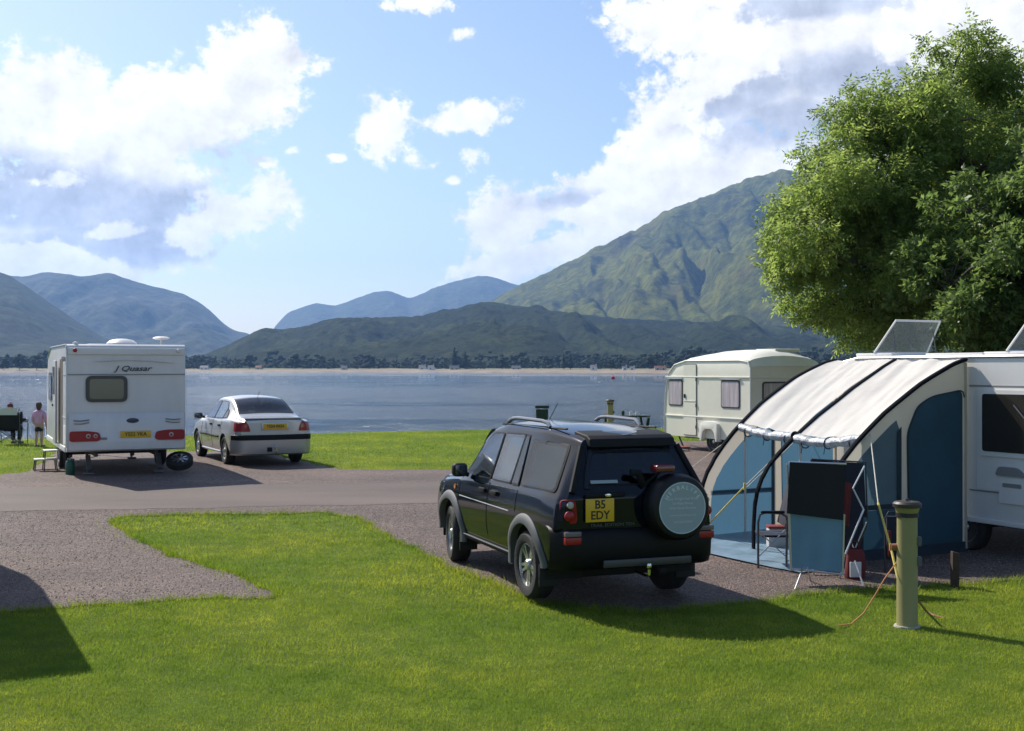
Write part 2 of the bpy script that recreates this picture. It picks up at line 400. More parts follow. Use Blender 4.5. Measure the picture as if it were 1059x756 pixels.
def drape(name, poly, off, m_, step=.45, jit=0, keep=True):
    """polygon laid on the ground"""
    pts = []
    n = len(poly)
    for i in range(n):
        a = np.array(poly[i]); b = np.array(poly[(i + 1) % n]); L_ = np.linalg.norm(b - a); k = max(1, int(L_ / (.12 if jit else .6)))
        k = min(k, 400)
        for t in range(k):
            p = a + (b - a) * t / k
            if jit and L_ < 40: p = p + (fbm(p[0] * 3 + np.array([0, 31.]), p[1] * 3 + np.array([0, 11.]), 3, 5) - .5) * jit
            pts.append(tuple(p))
    nb = len(pts); V2 = [Vector(p) for p in pts]; Ed = [(i, (i + 1) % nb) for i in range(nb)]
    P = np.array(pts); x0, y0 = P.min(0); x1, y1 = P.max(0)
    gx, gy = np.meshgrid(np.arange(x0, x1, step), np.arange(y0, y1, step)); q = np.stack([gx.ravel(), gy.ravel()], -1)
    ins = inside(q, P)
    V2 += [Vector(p) for p in q[ins]]
    vs, _, fs, *_ = geometry.delaunay_2d_cdt(V2, Ed, [list(range(nb))], 1, 1e-4)
    A = np.array([v[:] for v in vs]); Z = g(A[:, 0], A[:, 1]) + off
    tri = np.array([f for f in fs if len(f) == 3])
    e1 = A[tri[:, 1]] - A[tri[:, 0]]; e2 = A[tri[:, 2]] - A[tri[:, 0]]; s_ = e1[:, 0] * e2[:, 1] - e1[:, 1] * e2[:, 0]
    tri[s_ < 0] = tri[s_ < 0][:, ::-1]
    o = raw_mesh(name, np.column_stack([A, Z]), tri, m_, smooth=True); return o, P
def inside(q, P):
    x, y = q[:, 0], q[:, 1]; c = np.zeros(len(q), bool); j = len(P) - 1
    for i in range(len(P)):
        xi, yi = P[i]; xj, yj = P[j]
        if yi != yj:
            h = ((yi > y) != (yj > y)) & (x < (xj - xi) * (y - yi) / (yj - yi) + xi); c ^= h
        j = i
    return c
low = [(-420, 640), (0, 632), (90, 627), (165, 622), (240, 620), (290, 618), (272, 608), (250, 598), (200, 583), (150, 563), (122, 546), (114, 538), (135, 535), (220, 533), (345, 531),
       (372, 538), (400, 553), (430, 571), (460, 587), (520, 611), (560, 623), (620, 631), (700, 632), (760, 627), (820, 618), (880, 612), (930, 608), (1000, 605), (1059, 601), (1400, 592)]
gp = [ground_at(*p) for p in low]
gp += [(17, 14), (17, 33), (3.9, 34), (3.3, 30), (3.5, 24.9), (1, 24.6), (-3.4, 24.4), (-4.1, 25.6), (-6.2, 29.6), (-11.2, 30), (-9.9, 25.2), (-9.5, 23.9), (-9.9, 23.0), (-14, 22.6), (-19, 22.3)]
o, GRAVEL = drape('gravel', gp, .006, M_gravel, jit=.34); tag(o, kind='structure')
up = [(-30, 20.9), (-8.8, 21.1), (-5, 21.5), (-1.2, 21.9), (4, 22.7), (9, 23.7), (20, 26)]
dn = [(20, 23.2), (9, 21.0), (4, 20.2), (-1.1, 19.45), (-5, 19.0), (-8, 18.7), (-30, 18.3)]
o, ROAD = drape('road', up + dn, .009, M_road, jit=.20); tag(o, kind='structure')

def build_water():
    M = bpy.data.materials.new('lake_water'); M.use_nodes = True; nt = M.node_tree; N = nt.nodes; L = nt.links
    b = N['Principled BSDF']; b.inputs['Base Color'].default_value = (.004, .045, .095, 1); b.inputs['IOR'].default_value = 1.333
    tc = N.new('ShaderNodeTexCoord')
    def ns(scale, st, det, ro=.55):
        mp = N.new('ShaderNodeMapping'); mp.inputs['Scale'].default_value = st; L.new(tc.outputs['Object'], mp.inputs[0])
        n = N.new('ShaderNodeTexNoise'); n.inputs['Scale'].default_value = scale; n.inputs['Detail'].default_value = det; n.inputs['Roughness'].default_value = ro
        L.new(mp.outputs[0], n.inputs['Vector']); return n.outputs[0]
    patch = N.new('ShaderNodeValToRGB'); patch.color_ramp.elements[0].position = .46; patch.color_ramp.elements[1].position = .53
    sp = N.new('ShaderNodeSeparateXYZ'); L.new(tc.outputs['Object'], sp.inputs[0])
    far = N.new('ShaderNodeMapRange'); far.inputs[1].default_value = 190; far.inputs[2].default_value = 420; far.inputs[3].default_value = .05; far.inputs[4].default_value = -.07; L.new(sp.outputs[1], far.inputs[0])
    ad = N.new('ShaderNodeMath'); ad.operation = 'ADD'; av = N.new('ShaderNodeMix'); av.inputs[0].default_value = .42; L.new(ns(.009, (.22, 1, 1), 5), av.inputs[2]); L.new(ns(.07, (.28, 1, 1), 6, .65), av.inputs[3]); L.new(av.outputs[0], ad.inputs[0]); L.new(far.outputs[0], ad.inputs[1]); L.new(ad.outputs[0], patch.inputs[0])      # wind patches: calm slicks between rippled water
    r = N.new('ShaderNodeMapRange'); r.inputs[3].default_value = .02; r.inputs[4].default_value = .20; L.new(patch.outputs[0], r.inputs[0]); L.new(r.outputs[0], b.inputs['Roughness'])
    st = N.new('ShaderNodeMapRange'); st.inputs[3].default_value = .12; st.inputs[4].default_value = 1.0; L.new(patch.outputs[0], st.inputs[0])
    b1 = N.new('ShaderNodeBump'); b1.inputs['Distance'].default_value = 1.6; L.new(st.outputs[0], b1.inputs['Strength']); L.new(ns(1.6, (.55, 1, 1), 6, .6), b1.inputs['Height'])
    b2 = N.new('ShaderNodeBump'); b2.inputs['Distance'].default_value = 3.5; L.new(st.outputs[0], b2.inputs['Strength']); L.new(ns(.16, (.4, 1, 1), 5, .6), b2.inputs['Height'])
    L.new(b2.outputs[0], b1.inputs['Normal']); L.new(b1.outputs[0], b.inputs['Normal'])
    xs = np.array([-9000, -2000, -400, -100, 0, 100, 400, 2000, 9000.]); ys = np.array([30, 60, 120, 300, 800, 2000, 5000, 9500.])
    X, Y = np.meshgrid(xs, ys); I = np.arange(X.size).reshape(X.shape)
    Fc = np.stack([I[:-1, :-1], I[:-1, 1:], I[1:, 1:], I[1:, :-1]], -1).reshape(-1, 4)
    o = raw_mesh('lake_water', np.stack([X, Y, X * 0 - 1.2], -1).reshape(-1, 3), Fc, M); tag(o, kind='structure')
build_water()

# ------------------------------------------------------------------ hills
def hill_mat(name, cols, rock, scale, bumpd, sc2=1):
    M = bpy.data.materials.new(name); M.use_nodes = True; nt = M.node_tree; N = nt.nodes; L = nt.links
    b = N['Principled BSDF']; b.inputs['Roughness'].default_value = .95; b.inputs['Specular IOR Level'].default_value = .1
    tc = N.new('ShaderNodeTexCoord')
    def ns(s_, det, ro=.6, st=(1, 1, 1)):
        mp = N.new('ShaderNodeMapping'); mp.inputs['Scale'].default_value = st; L.new(tc.outputs['Object'], mp.inputs[0])
        n = N.new('ShaderNodeTexNoise'); n.inputs['Scale'].default_value = s_; n.inputs['Detail'].default_value = det; n.inputs['Roughness'].default_value = ro
        L.new(mp.outputs[0], n.inputs['Vector']); return n.outputs[0]
    r = N.new('ShaderNodeValToRGB'); e = r.color_ramp.elements
    while len(e) < len(cols): e.new(.5)
    for i, c in enumerate(cols): e[i].position = .3 + .4 * i / (len(cols) - 1); e[i].color = (*c, 1)
    L.new(ns(scale, 8, .65), r.inputs[0])
    r2 = N.new('ShaderNodeValToRGB'); r2.color_ramp.elements[0].position = .52; r2.color_ramp.elements[1].position = .66
    L.new(ns(scale * 1.7, 8, .7, (1, .5, .6)), r2.inputs[0])
    mx = N.new('ShaderNodeMix'); mx.data_type = 'RGBA'; L.new(r2.outputs[0], mx.inputs[0]); L.new(r.outputs[0], mx.inputs[6]); mx.inputs[7].default_value = (*rock, 1)
    hf = N.new('ShaderNodeValToRGB'); hf.color_ramp.elements[0].position = .32; hf.color_ramp.elements[0].color = (.30, .31, .33, 1); hf.color_ramp.elements[1].position = .68; hf.color_ramp.elements[1].color = (1.6, 1.55, 1.45, 1); L.new(ns(scale * 8 * sc2, 9, .75), hf.inputs[0])
    mh = N.new('ShaderNodeMix'); mh.data_type = 'RGBA'; mh.blend_type = 'MULTIPLY'; mh.inputs[0].default_value = 1; L.new(mx.outputs[2], mh.inputs[6]); L.new(hf.outputs[0], mh.inputs[7])
    L.new(mh.outputs[2], b.inputs['Base Color'])
    bp = N.new('ShaderNodeBump'); bp.inputs['Strength'].default_value = 1; bp.inputs['Distance'].default_value = bumpd; L.new(ns(scale * 9 * sc2, 7, .7), bp.inputs['Height']); L.new(bp.outputs[0], b.inputs['Normal'])
    return M
def hill(name, sil, d0, d1, m_, rough=.10, seed=1, p=1.25, gul=22, nx=420, nz=120, crest=.012, fine=0):
    xs = np.linspace(sil[0][0], sil[-1][0], nx); top = np.interp(xs, [s_[0] for s_ in sil], [s_[1] for s_ in sil])
    k = np.ones(5) / 5; top = np.convolve(np.pad(top, 2, 'edge'), k, 'valid')
    Zr = (HY - top) / F * d1 * np.sqrt(1 + ((xs - CX) / F) ** 2) ** 0
    T = np.linspace(0, 1.5, nz)
    tt, xx = np.meshgrid(T, xs, indexing='ij')
    D = d0 + (d1 - d0) * tt
    up_ = np.clip(tt, 0, 1); back = np.clip(1 - (tt - 1) * 1.6, 0, 1); prof = np.where(tt <= 1, up_ ** p, back)
    ZZ = np.interp(xx, xs, Zr)
    X = (xx - CX) / F * D
    s_ = d1 / 4500
    u = X / (420 * s_) + .35 * fbm(X / (900 * s_), D / (900 * s_), 3, seed + 5)
    n = fbm(u * 1.0 + 3, D / (1100 * s_), 6, seed, .55)
    rid = 1 - np.abs(2 * fbm(u * 1.6 + 9, D / (1500 * s_), 5, seed + 40, .5) - 1)
    env = np.clip(tt, 0, 1) ** .7 * np.where(tt < 1, np.clip((1.02 - tt) * 2.4, 0, 1), 0) 
    H = ZZ * prof + ZZ * env * rough * ((n - .5) * 2.2 - (rid - .75) * 2.4)
    H += ZZ * crest * ((fbm(xx / 9, tt * 3, 5, seed + 9) - .5) * 2 + (fbm(xx / 3.1, tt * 9, 3, seed + 19) - .5) * .9) * np.clip(tt * 2, 0, 1)
    if fine: H += fine * (vnoise(X / 9, D / 9, seed + 70) + vnoise(X / 23, D / 23, seed + 71)) * np.clip(tt * 4, 0, 1)
    H = np.maximum(H, -6 + 8 * np.clip(tt * 8, 0, 1))
    I = np.arange(X.size).reshape(X.shape)
    Fc = np.stack([I[:-1, :-1], I[:-1, 1:], I[1:, 1:], I[1:, :-1]], -1).reshape(-1, 4)
    o = raw_mesh(name, np.stack([X, D, H], -1).reshape(-1, 3), Fc, m_, smooth=True); tag(o, kind='structure'); return o
M_hillA = hill_mat('moor_grass', [(.040, .050, .008), (.078, .092, .012), (.125, .135, .018), (.11, .095, .025)], (.020, .022, .012), .0035, 16)
M_for = hill_mat('forest_slope', [(.012, .022, .008), (.024, .038, .011), (.042, .058, .016)], (.075, .095, .022), .004, 14, 3)
M_far = hill_mat('far_moor', [(.035, .045, .03), (.06, .07, .04), (.08, .08, .05)], (.06, .06, .05), .002, 18)
M_leftn = hill_mat('dark_moor', [(.022, .034, .02), (.04, .055, .025), (.055, .06, .03)], (.035, .04, .03), .003, 16)
hill('mountain', [(300, 381), (430, 350), (500, 317), (520, 303), (545, 291), (580, 274), (612, 258), (628, 254), (650, 240), (668, 231), (700, 214), (722, 206), (742, 197), (762, 189), (780, 184), (800, 181), (812, 179), (840, 184), (900, 196), (1000, 214), (1200, 250), (1500, 300), (1900, 340)],
     2200, 4500, M_hillA, rough=.36, seed=3, p=1.15, nx=700, nz=220, crest=.012)
hill('wooded_hill', [(150, 380), (195, 374), (226, 362), (262, 347), (300, 342), (335, 333), (360, 331), (400, 328), (430, 329), (455, 322), (480, 317), (505, 311), (530, 316), (560, 322), (600, 326), (660, 331), (720, 334), (790, 337), (860, 341), (1000, 336), (1300, 340), (1900, 350)],
     1300, 2400, M_for, rough=.42, seed=8, p=1.05, nx=700, nz=240, crest=.009, fine=4)
hill('far_hill', [(180, 380), (262, 372), (285, 336), (298, 322), (325, 313), (345, 316), (362, 311), (385, 302), (400, 300), (412, 304), (424, 309), (450, 297), (480, 288), (497, 285), (512, 287), (530, 294), (600, 300), (700, 300), (900, 320)],
     6000, 8600, M_far, rough=.14, seed=12, p=1.1, nx=420, nz=90, crest=.01)
hill('left_mountain', [(-1100, 300), (-700, 250), (-300, 262), (-60, 276), (0, 283), (22, 286), (45, 281), (70, 283), (88, 286), (104, 284), (116, 282), (128, 287), (160, 296), (188, 303), (205, 311), (220, 323), (232, 335), (243, 342), (256, 344), (268, 350), (290, 372), (320, 380)],
     3200, 6000, M_far, rough=.30, seed=21, p=1.15, nx=600, nz=160, crest=.008)
hill('left_hill', [(-1300, 280), (-700, 230), (-300, 240), (-100, 262), (-30, 272), (0, 280), (14, 286), (30, 297), (50, 311), (75, 328), (100, 344), (130, 358), (165, 370), (210, 378)],
     2000, 3600, M_leftn, rough=.16, seed=33, p=1.1, nx=500, nz=120, crest=.01)

# ------------------------------------------------------------------ far shore
SHX = [-1600, -600, 0, 200, 400, 560, 700, 860, 1059, 1500, 2300]; SHD = [1300, 1150, 1120, 1150, 1120, 1000, 880, 800, 740, 650, 560]
def build_shore():
    M = mat('shore_grass', (.16, .13, .065), .9, var_col=(.09, .11, .035), vscale=.03)
    Mb = mat('beach_shingle', (.22, .17, .115), .9, var=.35, vscale=.05, bump=.4, bscale=1.2)
    xs = np.linspace(-1600, 2300, 500); D0 = np.interp(xs, SHX, SHD) + (fbm(xs / 40, xs * 0, 4, 3) - .5) * 50
    off = [-40, 0, 10, 35, 60, 120, 400, 900, 1600, 2600]; zz = [-4, -1.25, -.2, .6, 1.4, 2.2, 3, 4, 5, 5]
    V = []
    for i, o_ in enumerate(off):
        D = D0 + o_; V.append(np.stack([(xs - CX) / F * D, D, np.full_like(D, zz[i]) + (fbm(xs / 15, xs * 0 + i, 4, 6) - .5) * (.9 if i > 2 else .2)], -1))
    V = np.array(V); I = np.arange(V.shape[0] * V.shape[1]).reshape(V.shape[:2])
    def q(a, b): J = I[a:b + 1]; return np.stack([J[:-1, :-1], J[:-1, 1:], J[1:, 1:], J[1:, :-1]], -1).reshape(-1, 4)
    tag(raw_mesh('beach', V.reshape(-1, 3), q(0, 4), Mb, smooth=True), kind='structure')
    tag(raw_mesh('shore_meadow', V.reshape(-1, 3) + np.array([0, 0, 0.0]), q(4, 9), M, smooth=True), kind='structure')
build_shore()
def shore_pt(px, back):
    d = float(np.interp(px, SHX, SHD)) + back; return ((px - CX) / F * d, d)

def ico(sub):
    bm = bmesh.new(); bmesh.ops.create_icosphere(bm, subdivisions=sub, radius=1); bm.verts.ensure_lookup_table()
    v = np.array([q.co[:] for q in bm.verts]); f = np.array([[x.index for x in q.verts] for q in bm.faces]); bm.free(); return v, f
def leafmat(name, c0, c1, tr=.35, rough=.45):
    M = bpy.data.materials.new(name); M.use_nodes = True; nt = M.node_tree; N = nt.nodes; L = nt.links
    b = N['Principled BSDF']; b.inputs['Roughness'].default_value = rough; b.inputs['Specular IOR Level'].default_value = .35
    gm = N.new('ShaderNodeNewGeometry'); r = N.new('ShaderNodeValToRGB'); r.color_ramp.elements[0].color = (*c0, 1); r.color_ramp.elements[1].color = (*c1, 1)
    L.new(gm.outputs['Random Per Island'], r.inputs[0]); L.new(r.outputs[0], b.inputs['Base Color'])
    t = N.new('ShaderNodeBsdfTranslucent'); hs = N.new('ShaderNodeHueSaturation'); hs.inputs['Value'].default_value = 1.7; hs.inputs['Hue'].default_value = .485; L.new(r.outputs[0], hs.inputs['Color']); L.new(hs.outputs[0], t.inputs[0])
    mx = N.new('ShaderNodeMixShader'); mx.inputs[0].default_value = tr; L.new(b.outputs[0], mx.inputs[1]); L.new(t.outputs[0], mx.inputs[2]); L.new(mx.outputs[0], N['Material Output'].inputs[0])
    return M
M_shoretree = leafmat('shore_foliage', (.012, .022, .010), (.036, .054, .018), .05, .9)
def build_wood():
    """far woods along the opposite shore: one mass of crowns"""
    bv, bf = ico(1)
    Vs = []; Fs = []; n0 = 0
    r_ = random.Random(5)
    for row, (cnt, back0, back1, h0, h1) in enumerate([(500, 90, 130, 2.5, 6), (1700, 120, 260, 5, 13), (2000, 260, 620, 9, 20)]):
        for i in range(cnt):
            px = r_.uniform(-500, 1500); back = r_.uniform(back0, back1)
            if row == 0 and vnoise(np.array([px / 30.]), np.array([1.5]), 4)[0] < .52: continue
            if row == 1 and vnoise(np.array([px / 45.]), np.array([4.5]), 4)[0] < .25: continue
            x, d = shore_pt(px, back); h = r_.uniform(h0, h1) * (.45 + 1.1 * float(fbm(np.array([px / 28.]), np.array([row * 3.3]), 3, 6)[0])); con = r_.random() < .18
            w = h * r_.uniform(.14, .2) if con else h * r_.uniform(.28, .5)
            nb_ = 9 if row < 2 else 7
            t_ = rng.random(nb_); an = rng.random(nb_) * 6.283
            rr = w * ((1 - t_) * .9 if con else np.sqrt(np.clip(1 - (1.7 * t_ - .8) ** 2, .05, 1)) * .75)
            cc = np.stack([x + rr * np.cos(an), d + rr * np.sin(an), 1.2 + h * (.10 + .86 * t_)], -1)
            sz = h * (.07 if con else .13) * (.6 + .9 * rng.random(nb_))
            V = bv[None] * (1 + .5 * (rng.random((nb_, len(bv), 1)) - .5)) * sz[:, None, None] * [1, 1, 1.15 if con else .8] + cc[:, None]
            Vs.append(V.reshape(-1, 3)); Fs.append((bf[None] + np.arange(nb_)[:, None, None] * len(bv)).reshape(-1, 3) + n0); n0 += nb_ * len(bv)
    o = raw_mesh('far_wood', np.concatenate(Vs), np.concatenate(Fs), M_shoretree, smooth=False)
    tag(o, 'dark belt of mixed trees along the far shore below the hills', 'woodland', kind='stuff')
build_wood()
def shore_things():
    wh = mat('white_render', (.72, .72, .70), .7, var=.08, vscale=.6); rf = mat('slate_roof', (.10, .10, .12), .7, var=.3, vscale=1); dk = mat('dark_pane', (.03, .035, .04), .2)
    tan = mat('tan_render', (.5, .45, .36), .8, var=.1, vscale=.6); rd = mat('clay_roof', (.22, .10, .07), .8, var=.2, vscale=1)
    spec = [(437, 52, 9, 6, 3.6, wh, rf, 'white cottage with slate roof, left one of the close pair on the far shore'),
            (446, 48, 8, 6, 3.2, wh, rf, 'low white cottage beside the taller one on the far shore'),
            (470, 60, 12, 6, 2.8, tan, rf, 'long tan bungalow on the far shore right of the white cottages'),
            (268, 55, 9, 6, 3.0, tan, rd, 'tan cottage with reddish roof on the far shore right of the white caravan'),
            (356, 60, 8, 6, 2.8, tan, rf, 'small tan cottage alone among trees on the far shore'),
            (534, 58, 11, 6, 2.6, tan, rf, 'pale bungalow on the far shore above the dark car roof'),
            (614, 42, 7, 5, 3.6, wh, rf, 'bright white cottage on the far shore above the red buoy'),
            (646, 45, 5, 4, 2.8, wh, rf, 'small white cabin on the far shore, left of two close together'),
            (654, 45, 5, 4, 2.4, wh, rf, 'small white cabin on the far shore, right of two close together'),
            (683, 40, 12, 5, 2.4, tan, rd, 'long low tan building on the far shore behind the cream caravan'),
            (212, 60, 12, 6, 3.0, wh, rf, 'white building on the far shore just right of the white caravan')]
    for px, back, w, dp, h, m1, m2, lab in spec:
        w *= .75; dp *= .75; h *= .8
        x, d = shore_pt(px, back); t = thing('cottage', lab, 'cottage', (x, d, .9), random.uniform(-.3, .3), 'buildings on the far shore')
        b = MB(); b.box((0, 0, h / 2), (w, dp, h)); b.build('wall', m1, t)
        r_ = MB(); r_.prism([(-dp / 2 - .3, h), (dp / 2 + .3, h), (0, h + dp * .42)], lambda a, b_, q: (q, a, b_), -w / 2 - .3, w / 2 + .3); rr = r_.build('roof', m2, t)
        c = MB(); c.box((w * .38, 0, h + dp * .42), (.8, .8, 1.2)); c.build('chimney', m1, rr)
        k = max(1, int(w / 3.5))
        for i in range(k):
            q = MB(); q.box((-w / 2 + w * (i + .5) / k, -dp / 2 - .03, h * .5), (1.1, .06, 1.2)); q.build('window', dk, t)
    # one red mooring buoy
    M_red = mat('red_buoy', (.55, .02, .03), .35, var=.1)
    x, d = (634 - CX) / F * 400, 400
    t = thing('mooring_buoy', 'small red mooring buoy floating on the lake', 'buoy', (x, d, -1.25))
    b = MB(); b.lathe([(0.02, -.1), (.5, .1), (.68, .45), (.55, .85), (.2, 1.05), (.1, 1.3), (.02, 1.32)], 16); b.build('float', M_red, t)
    b = MB(); b.tube([(.12 * math.cos(a), 0, 1.4 + .12 * math.sin(a)) for a in np.linspace(0, 6.283, 13)], .03, 6); b.build('mooring_ring', mat('steel', (.5, .5, .5), .35, 1), t)
    # tall trees one can tell apart in front of the far wood
    bark = mat('bark', (.07, .055, .042), .9, var=.3, vscale=6, bump=.6, bscale=14)
    bv, bf = ico(2)
    for px, back, h, kind, lab in [(20, 30, 15, 0, 'broad dark tree on the far shore above the seated camper'), (38, 34, 14, 0, 'rounded dark tree on the far shore touching the white caravan'), (4, 40, 12, 0, 'low dark tree on the far shore at the left edge'),
                                   (258, 75, 15, 0, 'rounded tree on the far shore beyond the silver car'), (305, 70, 16, 0, 'wide green tree on the far shore left of centre'), (345, 90, 13, 1, 'pointed conifer on the far shore left of the small tan cottage'),
                                   (382, 75, 15, 0, 'broad tree on the far shore left of the white cottages'), (470, 95, 22, 1, 'tallest pointed conifer on the far shore behind the tan bungalow'), (481, 100, 18, 1, 'second pointed conifer right of the tallest one'),
                                   (520, 85, 12, 0, 'rounded tree on the far shore left of the pale bungalow'), (583, 75, 14, 1, 'pointed conifer on the far shore right of the pale bungalow'), (590, 80, 15, 1, 'taller pointed conifer left of the bright white cottage'),
                                   (632, 65, 9, 0, 'small round tree between the bright cottage and the cabins'), (672, 70, 11, 0, 'round tree on the far shore above the cream caravan front')]:
        x, d = shore_pt(px, back); t = thing('conifer_tree' if kind else 'broadleaf_tree', lab, 'tree', (x, d, 1.0), 0, 'single trees on the far shore')
        b = MB(); b.tube([(0, 0, -1), (0, 0, h * .3), (0.1, 0, h * .6)], [.35, .25, .12], 7); b.build('trunk', bark, t)
        Vs = []; Fs = []; n0 = 0
        for i in range(26 if not kind else 16):
            if kind: q = (i + .5) / 16; rr = h * .17 * (1 - q) + .3; c = Vector((random.gauss(0, .2), random.gauss(0, .2), h * (.15 + .82 * q))); sz = (rr * 1.2, rr * 1.2, h * .05)
            else:
                a = random.uniform(0, 6.28); q = random.uniform(.25, .92); rr = h * .30 * math.sin(math.pi * min(1, q * .9 + .1)) ; c = Vector((rr * math.cos(a), rr * math.sin(a), h * q)); sz = (h * .15,) * 2 + (h * .11,)
            V = bv * (1 + .5 * (rng.random(len(bv))[:, None] - .5)) * sz + np.array(c[:]); Vs.append(V); Fs.append(bf + n0); n0 += len(V)
        raw_mesh('crown', np.concatenate(Vs), np.concatenate(Fs), M_shoretree, t)
shore_things()

def build_haze():
    M = bpy.data.materials.new('haze_air'); M.use_nodes = True; N = M.node_tree.nodes; L = M.node_tree.links; N.remove(N['Principled BSDF'])
    v = N.new('ShaderNodeVolumePrincipled'); v.inputs['Color'].default_value = (.30, .54, 1, 1); v.inputs['Density'].default_value = HAZE; v.inputs['Anisotropy'].default_value = .25
    L.new(v.outputs[0], N['Material Output'].inputs['Volume'])
    b = MB(); b.box((0, 4350, 440), (22400, 11300, 900)); o = b.build('haze', M); tag(o, kind='stuff')
    tag(o, 'pale blue air haze over the lake and hills', 'haze')
HAZE = 7.6e-5
build_haze()
# ------------------------------------------------------------------ shared materials
rubber = mat('tyre_rubber', (.018, .018, .019), .8, var=.25, vscale=12, bump=.3, bscale=40)
blackpl = mat('black_plastic', (.010, .010, .011), .6, spec=.2, var=.2, vscale=10)
greypl = mat('grey_plastic', (.09, .092, .098), .6, var=.1, vscale=10)
alloy = mat('alloy', (.50, .51, .52), .32, .9, var=.08, vscale=9)
chrome = mat('chrome', (.7, .7, .7), .15, 1)
steel = mat('galvanised_steel', (.16, .16, .165), .5, .6, var=.2, vscale=12)
M_under = mat('underbody', (.012, .012, .012), .9)
glass_d = mat('tinted_glass', (.006, .010, .013), .03, spec=.6, coat=0)
def glassmat(name, tint, refl=.5):
    M = bpy.data.materials.new(name); M.use_nodes = True; N = M.node_tree.nodes; L = M.node_tree.links; N.remove(N['Principled BSDF'])
    t = N.new('ShaderNodeBsdfTransparent'); t.inputs[0].default_value = (*tint, 1); g_ = N.new('ShaderNodeBsdfGlossy'); g_.inputs['Roughness'].default_value = .02; g_.inputs[0].default_value = (.95, .97, 1, 1)
    f = N.new('ShaderNodeFresnel'); f.inputs[0].default_value = 1.55; mx = N.new('ShaderNodeMixShader'); mu = N.new('ShaderNodeMath'); mu.operation = 'MULTIPLY_ADD'; mu.use_clamp = True; mu.inputs[1].default_value = .9; mu.inputs[2].default_value = refl
    L.new(f.outputs[0], mu.inputs[0]); L.new(mu.outputs[0], mx.inputs[0]); L.new(t.outputs[0], mx.inputs[1]); L.new(g_.outputs[0], mx.inputs[2]); L.new(mx.outputs[0], N['Material Output'].inputs[0]); return M
clear_pane = glassmat('clear_car_glass', (.62, .70, .68), .05); tint_pane = glassmat('privacy_car_glass', (.30, .35, .36), .0)
upholst = mat('upholstery', (.045, .045, .05), .85, var=.2, vscale=8)
def seat(parent, x, y, w, m=None, z0=.50, name='seat'):
    m = m or upholst
    b = MB(); b.box((x, y, z0 + .06), (.50, w, .16), bev=.05, seg=3); b.box((x - .27, y, z0 + .38), (.14, w * .96, .60), bev=.05, seg=3, rot=Matrix.Rotation(R(-12), 4, 'Y')); o = b.build(name, m, parent)
    n = 1 if w < .8 else 3
    for k in range(n):
        yy = y + (0 if n == 1 else (k - 1) * w * .34); b = MB(); b.box((x - .35, yy, z0 + .77), (.10, .25, .17), bev=.045, seg=3); b.tube([(x - .34, yy - .06, z0 + .62), (x - .35, yy - .06, z0 + .74)], .008, 5); b.tube([(x - .34, yy + .06, z0 + .62), (x - .35, yy + .06, z0 + .74)], .008, 5); b.build('headrest', m, o)
    return o
glass_l = mat('car_glass', (.018, .025, .03), .03, spec=.9, coat=.5)
redlens = mat('red_lens', (.30, .0, .006), .35, coat=.15)
clearlens = mat('clear_lens', (.42, .38, .37), .12, coat=.8)
orlens = mat('orange_lens', (.6, .18, .02), .15, coat=.8)
plate_y = mat('yellow_plate', (.68, .40, .015), .35, var=.05, vscale=5)
ink = mat('black_ink', (.012, .012, .012), .5)

